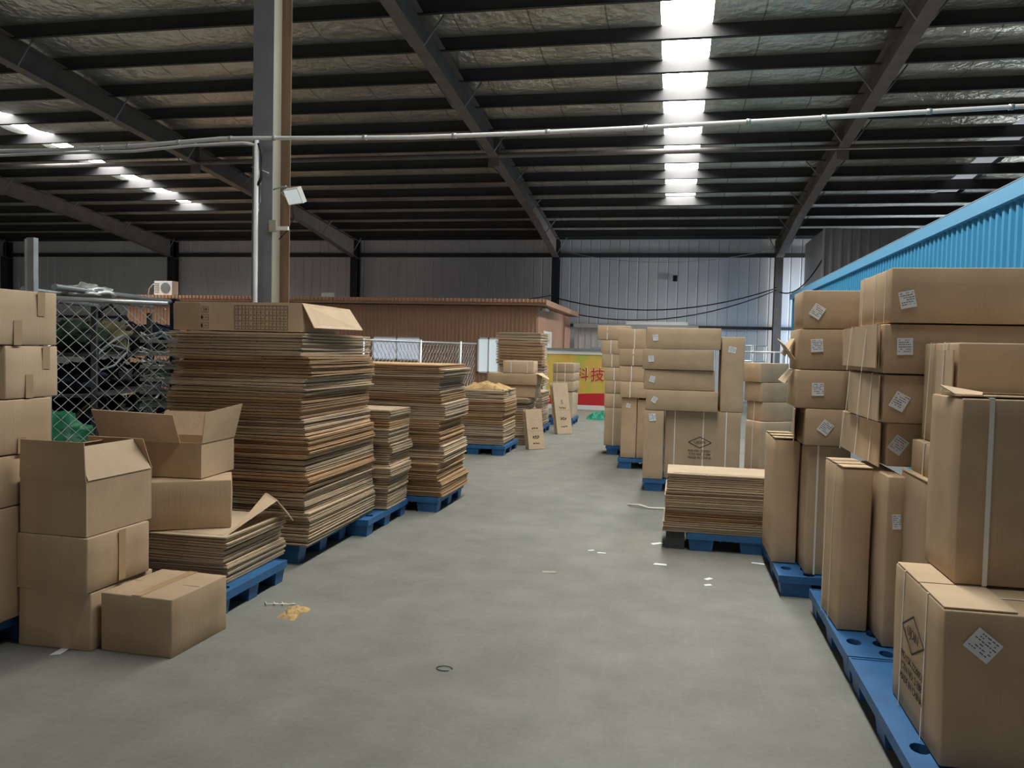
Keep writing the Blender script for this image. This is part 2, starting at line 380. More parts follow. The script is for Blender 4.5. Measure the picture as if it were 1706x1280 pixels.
for x in (-5.6, -5.3, -4.75, -4.2, -3.75, -2.85, -2.0, -1.15, -.3, .55, 1.15, 1.95, 2.55, 3.1):
    z = 3.5
    for a, b in zip(cp[:-1], cp[1:]):
        if a[0] <= x <= b[0]: z = a[2] + (b[2] - a[2]) * (x - a[0]) / (b[0] - a[0])
    m = MB(); m.tube([(x - .018 + 4, 0, z - 3.51), (x + .018 + 4, 0, z - 3.51)], .024, 10); m.obj('coupling', M_GALV, root)
root = empty('cable_conduit', (-4, 7.12, 0)); tag(root, 'white conduit dropping down the front edge of the tall column', 'pipe')
m = MB(); m.tube([(-3.4, 0, 3.42), (-2.2, 0, 3.43), (-1.2, 0, 3.43), (-.6, 0, 3.47), (-.05, 0, 3.48), (.07, 0, 3.46)], .015, 8); m.obj('side_tube', M_PVC, root)
m = MB(); m.tube([(.085, .0, 3.5), (.085, 0, .2)], .021, 10); m.obj('drop_tube', M_PVC, root)
m = MB(); m.tube([(.06, .0, 3.485), (.11, 0, 3.46), (.135, 0, 3.40), (.135, 0, 3.15), (.10, 0, 3.08)], .014, 8); m.obj('cable', M_BLACK, root)
# turnbuckle hook on the column
root = empty('turnbuckle_hook', (-3.95, 7.20, 3.24)); tag(root, 'steel turnbuckle with hook hanging on the front of the tall column', 'hook')
m = MB(); m.tube([(-.06, 0, .03), (0, 0, .02), (.12, .0, -.03)], .004, 6); m.obj('wire', M_GALV, root)
m = MB(); m.tube([(.02, 0, 0), (.02, 0, -.1)], .006, 6)
for s in (-1, 1): m.tube([(.02, 0, -.08), (.02 + s * .016, 0, -.10), (.02 + s * .016, 0, -.30), (.02, 0, -.32)], .005, 6)
m.obj('frame', M_GALV, root)
m = MB(); m.tube([(.02, 0, -.32), (.02, 0, -.38), (.005, 0, -.41), (-.02, 0, -.41), (-.03, 0, -.385)], .006, 6); m.obj('hook', M_GALV, root)
# floodlight
root = empty('floodlight', (-3.70, 7.30, 3.0)); tag(root, 'square white floodlight clipped to the right edge of the tall column', 'lamp')
m = MB(); M = Matrix.Rotation(R(-28), 4, 'Z') @ Matrix.Rotation(R(28), 4, 'X')
m.box(-.11, .11, -.025, .025, -.075, .075, Matrix.Translation((.12, -.06, 0)) @ M); m.obj('lamp_housing', M_WHITE, root)
m = MB(); m.box(-.10, .10, -.031, -.026, -.066, .066, Matrix.Translation((.12, -.06, 0)) @ M); m.obj('lens', M_GLASSB, root)
m = MB(); m.tube([(-.18, .02, .07), (-.03, 0, .10), (.05, -.02, .08), (.05, -.03, 0)], .008, 6); m.tube([(.0, 0, .11), (-.05, 0, .04), (.03, -.01, -.02)], .007, 6); m.obj('bracket', M_GALV, root)
m = MB(); m.tube([(.06, .0, -.05), (.08, .0, -.2), (.03, .01, -.30), (-.08, .02, -.40)], .005, 6); m.obj('cable', M_BLACK, root)
root = empty('junction_box', (-3.83, 7.25, 2.72)); tag(root, 'small cream junction box beside the drop conduit on the tall column', 'box')
m = MB(); m.box(0, .07, -.04, .0, -.06, .05); m.obj('housing', M_COLB, root)
m = MB(); m.box(.07, .19, -.03, .0, -.045, -.01); m.obj('bracket', M_WHITE, root)

# ------------------------------------------------------------------ cabins and far things
def brown_cabin():
    r = empty('brown_cabin', (-9, 20.5, 0)); tag(r, 'brown ribbed sheet cabin with an overhanging flat roof across the left background', 'cabin')
    T = lambda mb: mb
    c = corrugated((-15.2, 20.5), (-3.42, 20.5), 0, 2.68, .105, .022, rib=.4, n_out=(0, -1)); off = (9, -20.5, 0)
    c.obj('front_wall', M_BROWN, r, off)
    c = corrugated((-3.42, 20.5), (-3.42, 27.0), 0, 2.68, .4, .006, rib=.1, n_out=(1, 0)); c.obj('side_wall', M_BROWN, r, off)
    m = MB(); m.box(-15.4, -3.2, 20.25, 27.2, 2.70, 2.78); m.obj('roof_slab', M_BROWN, r, off)
    c = corrugated((-15.4, 20.22), (-3.2, 20.22), 2.765, 2.85, .105, .03, rib=.5, n_out=(0, -1)); c.obj('roof_edge', M_BROWNR, r, off)
    m = MB(); m.box(-3.2, -3.17, 20.2, 27.2, 2.70, 2.84); m.obj('side_fascia', M_BROWN, r, off)
    for k, (x0, x1, z0, z1) in enumerate(((-7.85, -6.5, 1.22, 1.83), (-4.98, -4.40, .95, 1.86))):
        w = MB()
        for a, b, cc, d in ((x0, x1, z1 - .04, z1), (x0, x1, z0, z0 + .04), (x0, x0 + .04, z0, z1), (x1 - .04, x1, z0, z1), ((x0 + x1) / 2 - .02, (x0 + x1) / 2 + .02, z0, z1)):
            w.box(a, b, 20.43, 20.47, cc, d)
        f = w.obj('window', M_WHITE, r, off)
        g = MB(); g.box(x0, x1, 20.455, 20.465, z0, z1); g.obj('pane', M_GLASS if k == 0 else M_GLASSB, f)
    d = MB(); d.box(-3.40, -3.375, 21.2, 22.6, 0, 2.08); d.obj('door', M_WHITE, r, off)
    l = MB(); l.box(-3.40, -3.30, 20.9, 21.5, 2.60, 2.66); l.obj('strip_lamp', M_WHITE, r, off)
brown_cabin()
m = MB(); m.box(-.15, .15, -.08, .08, 0, .13)
tag(m.obj('junction_box', M_WHITE, None, (-9.2, 20.6, 2.85)), 'small pale box sitting on the brown cabin roof edge', 'box')
# outdoor unit on the cabin roof
r = empty('air_conditioner', (-14.25, 20.9, 2.86)); tag(r, 'white outdoor air conditioner unit standing on the brown cabin roof', 'air conditioner')
m = MB(); m.box(-.28, .28, -.15, .15, .02, .42); m.obj('casing', M_WHITE, r)
m = MB(); m.tube([(.08, -.155, .22), (.08, -.165, .22)], .15, 20); m.obj('fan_grille', M_STEEL, r)
for k in range(6): m = MB(); m.box(-.26, -.12, -.158, -.151, .08 + k * .05, .10 + k * .05); m.obj('louvre', M_STEEL, r)
m = MB(); m.tube([(-.28, 0, .34), (-.42, -.02, .32), (-.52, -.03, .2), (-.56, -.04, -.02)], .02, 8); m.obj('pipe', M_COLB, r)

# galvanised hut behind the banner
r = empty('metal_hut', (-2, 25.6, 0)); tag(r, 'low galvanised sheet hut with a grey roof ledge behind the banner', 'hut')
corrugated((-3.1, 25.6), (.6, 25.6), 0, 2.30, .2, .025, rib=.3, n_out=(0, -1)).obj('wall', M_HUT, r, (2, -25.6, 0))
m = MB(); m.box(-3.12, .7, 25.4, 27.4, 2.30, 2.42); m.obj('roof', M_GREYW, r, (2, -25.6, 0))
m = MB(); m.box(-2.55, -.95, 25.35, 25.42, 1.62, 1.70); m.obj('ledge', M_GREYW, r, (2, -25.6, 0))
m = MB(); m.box(-1.55, .33, -.1, .1, 0, .10)
tag(m.obj('long_board', M_WHITE, None, (.05, 25.75, 2.43)), 'long pale board lying on the edge of the galvanised hut roof', 'board')

# banner
def banner_mat():
    m = bpy.data.materials.new('banner_print'); m.use_nodes = True; nt = m.node_tree; N = nt.nodes; L = nt.links; b = N['Principled BSDF']
    tc = N.new('ShaderNodeTexCoord'); s = N.new('ShaderNodeSeparateXYZ'); L.new(tc.outputs['Object'], s.inputs[0])
    n = N.new('ShaderNodeTexNoise'); n.inputs['Scale'].default_value = 1.5; L.new(tc.outputs['Object'], n.inputs[0])
    cr = N.new('ShaderNodeValToRGB'); e = cr.color_ramp.elements
    e[0].position = .3; e[0].color = (.62, .30, .07, 1); e[1].position = .62; e[1].color = (.48, .50, .10, 1)
    x = e.new(.48); x.color = (.72, .48, .10, 1)
    L.new(n.outputs[0], cr.inputs[0])
    w = N.new('ShaderNodeMath'); w.operation = 'SINE'; mm = N.new('ShaderNodeMath'); mm.operation = 'MULTIPLY_ADD'; mm.inputs[1].default_value = 1.7; mm.inputs[2].default_value = 1.2
    L.new(s.outputs[0], mm.inputs[0]); L.new(mm.outputs[0], w.inputs[0])
    ma = N.new('ShaderNodeMath'); ma.operation = 'MULTIPLY_ADD'; ma.inputs[1].default_value = .05; ma.inputs[2].default_value = .40; L.new(w.outputs[0], ma.inputs[0])
    lt = N.new('ShaderNodeMath'); lt.operation = 'LESS_THAN'; L.new(s.outputs[2], lt.inputs[0]); L.new(ma.outputs[0], lt.inputs[1])
    mx = N.new('ShaderNodeMix'); mx.data_type = 'RGBA'; L.new(lt.outputs[0], mx.inputs['Factor']); L.new(cr.outputs[0], mx.inputs['A']); mx.inputs['B'].default_value = (.55, .02, .025, 1)
    L.new(mx.outputs['Result'], b.inputs['Base Color']); b.inputs['Roughness'].default_value = .45
    return m
M_RED = mat('red_print', (.55, .02, .05), rough=.5)
def text_mesh(body, size, extrude=.0006, align='CENTER'):
    cu = bpy.data.curves.new('txt', 'FONT'); cu.body = body; cu.size = size; cu.extrude = extrude; cu.align_x = align; cu.align_y = 'CENTER'; cu.resolution_u = 3
    o = bpy.data.objects.new('txt', cu); COL.objects.link(o)
    bpy.context.view_layer.update()
    dg = bpy.context.evaluated_depsgraph_get(); me = bpy.data.meshes.new_from_object(o.evaluated_get(dg), depsgraph=dg)
    bpy.data.objects.remove(o); return me
def text_obj(name, body, size, m, parent, loc, rot, extrude=.0006):
    me = text_mesh(body, size, extrude); me.materials.clear(); me.materials.append(m)
    o = bpy.data.objects.new(name, me); COL.objects.link(o); o.parent = parent; o.location = loc; o.rotation_euler = rot; return o
r = empty('banner_board', (-2.0, 21.8, 0)); tag(r, 'yellow and red printed banner board with red Chinese lettering at the aisle end', 'banner')
m = MB(); m.box(-1.38, 1.6, -.01, .01, .12, 1.48); m.obj('banner_sheet', banner_mat(), r)
m = MB(); m.box(-1.40, 1.65, -.03, .03, 1.48, 1.58); m.obj('top_frame', M_WHITE, r)
m = MB(); m.box(-1.40, 1.65, -.06, .04, 1.58, 1.64); m.obj('top_cap', M_STEEL, r)
m = MB(); m.box(-1.40, 1.65, -.02, .02, 0, .12); m.obj('bottom_frame', M_WHITE, r)
for bx, ch in ((-.43 + .02, '科'), (-.02 + .03, '技'), (.42, '有'), (.85, '限')):
    if ch in '有限': continue
    text_obj('lettering_edge', ch, .42, M_WHITE, r, (bx, -.013, .92), (R(90), 0, 0), .002)
    text_obj('lettering', ch, .39, M_RED, r, (bx, -.020, .92), (R(90), 0, 0), .004)

# blue cabin right
r = empty('blue_cabin', (3.4, 15, 0)); tag(r, 'bright blue ribbed sheet cabin running along the right side behind the cartons', 'cabin')
off = (-3.4, -15, 0)
corrugated((3.4, 2.0), (3.4, 25.3), 0, 3.27, .18, .035, rib=.45, n_out=(-1, 0)).obj('side_wall', M_BLUEW, r, off)
corrugated((3.4, 25.3), (8.4, 25.3), 0, 3.27, .18, .035, rib=.45, n_out=(0, 1)).obj('end_wall', M_BLUEW, r, off)
m = MB(); m.add([(3.31, 1.9, 3.23), (8.4, 1.9, 3.23), (8.4, 25.4, 3.23), (3.31, 25.4, 3.23), (3.31, 1.9, 3.39), (8.4, 1.9, 3.42), (8.4, 25.4, 3.42), (3.31, 25.4, 3.39)], [(0, 3, 2, 1), (4, 5, 6, 7), (0, 1, 5, 4), (1, 2, 6, 5), (2, 3, 7, 6), (3, 0, 4, 7)])
m.obj('roof_fascia', M_BLUET, r, off)
m = MB(); m.box(3.36, 8.35, 1.95, 25.35, 3.425, 3.435); m.obj('bounce_cover', M_GREYW, r, off)  # unseen grey cover, added to keep blue bounce off the foil
# upper grey room over the back right
r = empty('upper_room', (4.0, 24, 4.02)); tag(r, 'grey sheet-clad upper room above the far end of the blue cabin', 'room')
corrugated((0, 0), (6.5, 0), -.25, 1.1, .24, .03, rib=.3, n_out=(0, -1)).obj('front_wall', M_GREYW, r)
m = MB(); m.box(-.02, .0, 0, 3.3, -.25, 1.1); m.obj('side_wall', M_GREYW, r)
m = MB(); m.box(-.06, 6.5, -.06, 3.3, -.33, -.25); m.obj('floor_edge', M_GREYW, r)
m = MB(); m.box(-.05, 0, -.05, 0, -.25, 1.1); m.obj('corner_post', M_HUT, r)
# wall switch box
m = MB(); m.box(-.07, .07, -.05, 0, -.1, .1)
tag(m.obj('wall_box', M_BLACK, None, (-.05, 28.05, 4.08)), 'small black box fixed high on the pale far wall', 'box')
# cables
def cable(pts, r_, label, mt=M_BLACK):
    m = MB(); m.tube(pts, r_, 5); tag(m.obj('hanging_cable', mt), label, 'cable')
cable(sag((-4.0, 27.61, 3.35), (3.2, 27.61, 3.75), .55), .02, 'black cable sagging across the far wall between the two middle columns')
cable(sag((-4.0, 27.61, 2.95), (3.2, 27.61, 3.68), .62), .018, 'lower black cable sagging over the galvanised hut')
cable(sag((3.3, 27.6, 3.62), (3.97, 23.97, 4.3), .35), .02, 'black cable looping from the wall column to the upper room')
cable(sag((-3.9, 27.6, 4.95), (3.2, 27.3, 5.0), .42), .010, 'thin pale wire drooping under the eaves of the far wall', M_GALV)
cable(sag((-11.3, 27.61, 3.3), (-4.1, 27.61, 3.45), .3), .015, 'black cable drooping behind the brown cabin roof')
# railing / frames at right back
r = empty('steel_railing', (1.5, 16, 0)); tag(r, 'grey tube railing with an upright behind the right-hand cartons', 'railing')
m = MB(); m.tube([(-.3, 0, 1.63), (1.3, 0, 1.65)], .016, 8); m.obj('top_rail', M_GALV, r)
for x in (-.25, .35, .52): m = MB(); m.tube([(x, 0, 0), (x, 0, 1.78 if x > .5 else 1.64)], .022, 8); m.obj('upright', M_STEEL, r)
r = empty('wire_basket', (1.50, 16.6, 1.30)); tag(r, 'small wire basket frame standing behind the grey tube railing', 'basket')
m = MB()
for z in (.0, .16, .46):
    for a, b in (((-.25, -.2), (.25, -.2)), ((.25, -.2), (.25, .2)), ((.25, .2), (-.25, .2)), ((-.25, .2), (-.25, -.2))): m.tube([(*a, z), (*b, z)], .010, 6)
for x in (-.25, 0, .25):
    for y in (-.2, .2): m.tube([(x, y, -1.3), (x, y, .46)], .010, 6)
m.obj('frame', M_GALV, r)

# ------------------------------------------------------------------ pallets
def pallet_proto():
    W, D, Hh = 1.0, 1.0, .14
    m = MB(); nx, ny = 8, 8; bx = W / nx; by = D / ny; z1, z0 = Hh, Hh - .035
    for i in range(nx):
        for j in range(ny):
            cx_, cy_ = (i + .5) * bx, (j + .5) * by
            hx, hy = (.036, .042)
            sq = []; ho = []
            N8 = 12
            for k in range(N8):
                a = 2 * math.pi * (k + .5) / N8; c, s = math.cos(a), math.sin(a); q = max(abs(c), abs(s))
                sq.append((cx_ + bx / 2 * c / q, cy_ + by / 2 * s / q)); ho.append((cx_ + hx * c, cy_ + hy * s))
            border = (i in (0, nx - 1) and j != 1) or j == ny - 1 or (i in (3, 4) and j in (3, 4))
            # outer ring must reach the cell corners
            corners = [(cx_ + bx / 2, cy_ + by / 2), (cx_ - bx / 2, cy_ + by / 2), (cx_ - bx / 2, cy_ - by / 2), (cx_ + bx / 2, cy_ - by / 2)]
            if border:
                m.add([(x, y, z1) for x, y in corners], [(0, 1, 2, 3)]); continue
            p = [(x, y, z1) for x, y in sq] + [(x, y, z1) for x, y in ho] + [(x, y, z0) for x, y in ho]
            f = []
            for k in range(N8):
                l = (k + 1) % N8
                f.append((k, l, N8 + l, N8 + k)); f.append((N8 + k, N8 + l, 2 * N8 + l, 2 * N8 + k))
            # fill corner triangles
            b = len(p); p += [(x, y, z1) for x, y in corners]
            f += [(1, b, 0)] if False else []
            for ci, k in ((0, 1), (1, 4), (2, 7), (3, 10)):
                f.append((k - 0, b + ci, (k + 1) % N8)) if False else None
            m.add(p, f)
            for ci, (k0, k1) in enumerate(((0, 1), (3, 4), (6, 7), (9, 10))):
                best = sorted(range(N8), key=lambda k: (sq[k][0] - corners[ci][0]) ** 2 + (sq[k][1] - corners[ci][1]) ** 2)[:2]
                m.add([(*corners[ci], z1), (*sq[best[0]], z1), (*sq[best[1]], z1)], [(0, 1, 2)])
    # skirt
    m.box(-.012, 0, -.012, W + .012, z0 - .01, z1 + .004); m.box(W, W + .012, -.012, W + .012, z0 - .01, z1 + .004)
    m.box(0, W, -.012, 0, z0 - .01, z1 + .004); m.box(0, W, D, D + .012, z0 - .01, z1 + .004)
    for k in range(1, 8):
        m.box(k * bx - .006, k * bx + .006, 0, D, z0 - .02, z1 - .006); m.box(0, W, k * by - .006, k * by + .006, z0 - .02, z1 - .006)
    root = empty('plastic_pallet'); m.obj('deck', M_BLUEP, root)
    for x in (0.0, .40, .80):
        for y in (0.0, .425, .85):
            f = MB(); w, d = .20, .15; t = .012
            f.add([(x + t, y + t, 0), (x + w - t, y + t, 0), (x + w - t, y + d - t, 0), (x + t, y + d - t, 0), (x, y, z0), (x + w, y, z0), (x + w, y + d, z0), (x, y + d, z0)],
                  [(0, 3, 2, 1), (4, 5, 6, 7), (0, 1, 5, 4), (1, 2, 6, 5), (2, 3, 7, 6), (3, 0, 4, 7)])
            f.obj('foot', M_BLUEP, root)
    return root
PP = pallet_proto(); _used = [False]
def pallet(x, y, label, rz=0, sx=1.0, sy=1.0):
    o = PP if not _used[0] else copy_tree(PP); _used[0] = True
    o.location = (x, y, 0); o.rotation_euler = (0, 0, rz); o.scale = (sx, sy, 1)
    tag(o, label, 'pallet', 'blue plastic pallets')
pallet(.885, 3.02, 'blue plastic pallet nearest the camera on the right, under the carton printed with a diamond', sy=1.1)
pallet(.885, 4.16, 'blue plastic pallet under the leaning tall carton, second from the front on the right', sy=1.12)
pallet(.735, 5.57, 'blue plastic pallet on the right whose open corner shows left of two tall cartons', sy=1.1)
pallet(.16, 6.67, 'blue plastic pallet under the low pile of flat cartons on the right')
pallet(-.30, 9.42, 'blue plastic pallet under the strapped carton facing the camera with three straps', sy=1.05, sx=1.1)
pallet(-.70, 11.1, 'blue plastic pallet under the two narrow upright cartons in the right row', sx=.9)
pallet(-.98, 12.52, 'blue plastic pallet farthest back in the right-hand row', sx=.9)
pallet(-3.55, 4.21, 'light-edged blue plastic pallet under the low bent pile on the left', sx=1.03, sy=.80)
pallet(-3.62, 5.42, 'blue plastic pallet under the front of the tallest pile of flat cartons', sx=1.0, sy=.88)
pallet(-3.42, 6.36, 'blue plastic pallet under the short pile beside the tallest pile', sx=.96)
pallet(-3.25, 7.50, 'blue plastic pallet under the second tall pile of flat cartons', sx=1.06, sy=.92)
pallet(-3.40, 11.78, 'blue plastic pallet under the pile topped with torn brown paper', sx=.97, sy=1.05)
pallet(-3.38, 15.0, 'blue plastic pallet under the dark pile between the leaning boards')
pallet(-2.85, 17.0, 'blue plastic pallet under the strapped cartons by the banner', sx=.8)

# ------------------------------------------------------------------ flat carton piles
def sheet_mesh(w, d, t, seed):
    rn = random.Random(seed); m = MB(); nx, ny = 6, 5
    ph = rn.random() * 6; amp = t * .10
    curl = [rn.uniform(-.2, .35) * t for _ in range(4)]
    def zoff(u, v):
        c = curl[0] * max(0, (1 - u) * (1 - v) - .45) + curl[1] * max(0, u * (1 - v) - .45) + curl[2] * max(0, u * v - .45) + curl[3] * max(0, (1 - u) * v - .45)
        return amp * math.sin(u * 5 + ph) * math.cos(v * 4 + ph) + c
    zs = [zoff(i / 12, j / 12) for i in range(13) for j in range(13)]; z_lo, z_hi = min(zs), max(zs); sc_ = .30 * t / (z_hi - z_lo); zf = zoff
    zoff = lambda u, v: max(0, min(.30 * t, (zf(u, v) - z_lo) * sc_))
    plies = ((0, .26, 0, 0), (.40, .66, rn.uniform(-.006, .006), rn.uniform(-.006, .006)))
    for a, b, ox, oy in plies:
        # the upper ply is cut by a slot, as on a folded carton
        splits = [(0, 1)] if a == 0 else [(0, rn.choice((.30, .33, .68))), (None, 1)]
        lo = 0
        for s0, s1 in splits:
            u0 = lo + (.006 if s0 is None else 0); u1 = s1; lo = s1
            base = len(m.v); g = 5
            for layer in (a, b):
                for j in range(ny + 1):
                    for i in range(g + 1):
                        u = u0 + (u1 - u0) * i / g; v = j / ny
                        m.v.append(((u - .5) * w + ox, (v - .5) * d + oy, layer * t + zoff(u, v)))
            n1 = (g + 1) * (ny + 1)
            for j in range(ny):
                for i in range(g):
                    q = base + j * (g + 1) + i
                    m.f.append([q, q + g + 1, q + g + 2, q + 1]); m.f.append([q + n1, q + 1 + n1, q + g + 2 + n1, q + g + 1 + n1]); m.sm += [False, False]
            for i in range(g):
                q = base + i; m.f.append([q, q + 1, q + 1 + n1, q + n1]); q = base + ny * (g + 1) + i; m.f.append([q + 1, q, q + n1, q + 1 + n1]); m.sm += [False, False]
            for j in range(ny):
                q = base + j * (g + 1); m.f.append([q + g + 1, q, q + n1, q + g + 1 + n1]); q = base + j * (g + 1) + g; m.f.append([q, q + g + 1, q + g + 1 + n1, q + n1]); m.sm += [False, False]
    m.box(-w / 2 + .05, w / 2 - .05, -d / 2 + .05, d / 2 - .05, .04 * t, .985 * t)      # added core, blocks light and view through the gaps
    return m
def pile(x0, x1, y0, y1, z0, z1, n, label, top_label, group, seed=1, lean=(0, 0), red=.25, jit=.014, bj=.02, rzj=.9, tilt=0, var=5):
    rn = random.Random(seed); w, d = x1 - x0, y1 - y0; t = (z1 - z0) / n; cx_, cy_ = (x0 + x1) / 2, (y0 + y1) / 2
    protos = []
    for k in range(var):
        me = sheet_mesh(w * rn.uniform(.97, 1.0), d * rn.uniform(.97, 1.0), t, seed * 31 + k)
        protos.append((me.mesh('flat_carton', M_KS), None))
    pr = []
    for me, _ in protos:
        m2 = me.copy(); m2.materials.clear(); m2.materials.append(M_KR); pr.append(m2)
    left = 0; bx_ = by_ = bz = 0; src = None
    for i in range(n):
        if left <= 0:
            left = rn.choice((4, 5, 6, 7, 8)); bx_ = rn.uniform(-bj, bj); by_ = rn.uniform(-bj, bj); bz = R(rn.uniform(-rzj, rzj)); isred = rn.random() < red
        left -= 1
        me = rn.choice(pr if isred else [p[0] for p in protos])
        if src is None: o = src = bpy.data.objects.new('flat_carton', me)
        else: o = src.copy(); o.data = me
        COL.objects.link(o)
        f = i / max(1, n - 1)
        o.location = (cx_ + bx_ + rn.uniform(-jit, jit) * .5 + lean[0] * f, cy_ + by_ + rn.uniform(-jit, jit) * .5 + lean[1] * f, z0 + t * i)
        o.rotation_euler = (R(tilt), 0, bz + R(rn.uniform(-.25, .25)) + (math.pi if rn.random() < .5 else 0))
        tag(o, top_label if i == n - 1 else label, 'flat carton', group)
    return src
pile(-3.62, -2.53, 5.40, 6.72, .145, 1.675, 72, 'flattened brown carton in the tallest pile, under the printed open carton', 'topmost flattened carton of the tallest pile, right under the printed open carton', 'flat cartons in the tallest pile', 11, lean=(-.05, 0), red=.12, bj=.028)
pile(-3.30, -2.42, 6.78, 7.34, .145, 1.03, 44, 'flattened brown carton in the short pile squeezed between the two tall piles', 'reddish top sheet of the short pile between the two tall piles', 'flat cartons in the short pile', 12, red=.35, bj=.025)
pile(-3.22, -2.16, 7.50, 8.46, .145, 1.425, 62, 'flattened carton in the second tall pile, in front of the wire fence', 'topmost flattened carton of the second tall pile, before the wire fence', 'flat cartons in the second tall pile', 13, lean=(0, .0), red=.45, bj=.03, rzj=1.6)
pile(-3.46, -2.58, 4.40, 5.14, .145, .435, 17, 'flattened carton in the low bent pile behind the taped carton on the floor', 'top sheet of the low bent pile, carrying the small carton', 'flat cartons in the low left pile', 14, red=.0, bj=.02)
pile(-.03, 1.00, 6.66, 7.2, .145, .625, 28, 'flattened carton in the low pile on the right of the aisle', 'pale topmost sheet of the low pile on the right of the aisle', 'flat cartons in the right-hand pile', 15, red=.15, bj=.02)
pile(-3.36, -2.45, 11.84, 12.74, .145, .97, 26, 'flattened carton in the pile under torn brown paper', 'top flattened carton lying directly under the torn brown paper', 'flat cartons under the torn paper', 16, red=.45, var=4)
pile(-3.25, -2.34, 13.2, 14.1, .0, .78, 20, 'flattened carton in the pile behind the paper-topped one, under three cartons', 'top flattened carton under the three cartons behind the paper-topped pile', 'flat cartons under the three cartons', 17, red=.1, var=4, bj=.035)
pile(-3.32, -2.38, 15.05, 15.95, .145, .80, 17, 'flattened carton in the dark pile between the two leaning board bundles', 'top flattened carton of the dark pile between the leaning boards, sticking out', 'flat cartons in the dark far pile', 18, red=.1, var=4, bj=.04)
pile(-3.80, -2.78, 17.2, 18.2, .0, 1.95, 34, 'thick flattened carton in the farthest tall pile against the brown cabin', 'topmost board of the farthest tall pile, before the brown cabin window', 'flat cartons in the farthest pile', 19, red=.1, var=4, bj=.08, rzj=4)

# ------------------------------------------------------------------ cartons
def rbox(w, d, h, seed, r=.006, bulge=.006, nz=.003):
    """closed carton: softly rounded edges, slightly bulged and dented faces; origin at the bottom centre"""
    m = MB(); idx = {}
    def grid(a):
        n = max(3, min(9, int(a / .08))); inner = [-a / 2 + r + (a - 2 * r) * i / n for i in range(n + 1)]
        return [-a / 2] + inner + [a / 2]
    G = [grid(w), grid(d), grid(h)]; hs = (w / 2, d / 2, h / 2); sd = Vector((seed * 3.1, seed * 1.7, seed * .9))
    def vert(p):
        k = tuple(round(c, 5) for c in p)
        if k in idx: return idx[k]
        q = Vector([max(-hs[i] + r, min(hs[i] - r, p[i])) for i in range(3)]); e = Vector(p) - q
        v = q + e.normalized() * r
        nn = e.normalized(); mx = max(range(3), key=lambda i: abs(nn[i]))
        f = 1
        for i in range(3):
            if i != mx: f *= max(0, 1 - (abs(p[i]) / hs[i]) ** 2)
        bl = bulge if mx != 2 else bulge * .25
        v = v + nn * (bl * f) + Vector((noise.noise(v * 2.5 + sd), noise.noise(v * 2.5 + sd * 2), noise.noise(v * 2.5 - sd) * .3)) * nz * 1.6
        m.v.append((v.x, v.y, max(0, v.z + h / 2))); idx[k] = len(m.v) - 1
        return idx[k]
    for ax in range(3):
        a, b = [i for i in range(3) if i != ax]
        for sgn in (-1, 1):
            for i in range(len(G[a]) - 1):
                for j in range(len(G[b]) - 1):
                    q = []
                    for da, db in ((0, 0), (1, 0), (1, 1), (0, 1)):
                        p = [0, 0, 0]; p[ax] = sgn * hs[ax]; p[a] = G[a][i + da]; p[b] = G[b][j + db]; q.append(vert(p))
                    flip = (sgn > 0) == (ax == 1)
                    m.f.append(q[::-1] if flip else q); m.sm.append(True)
    return m
FACES = {'front': ((0, -1, 0), (1, 0, 0)), 'left': ((-1, 0, 0), (0, -1, 0)), 'right': ((1, 0, 0), (0, 1, 0))}
_cn = [0]
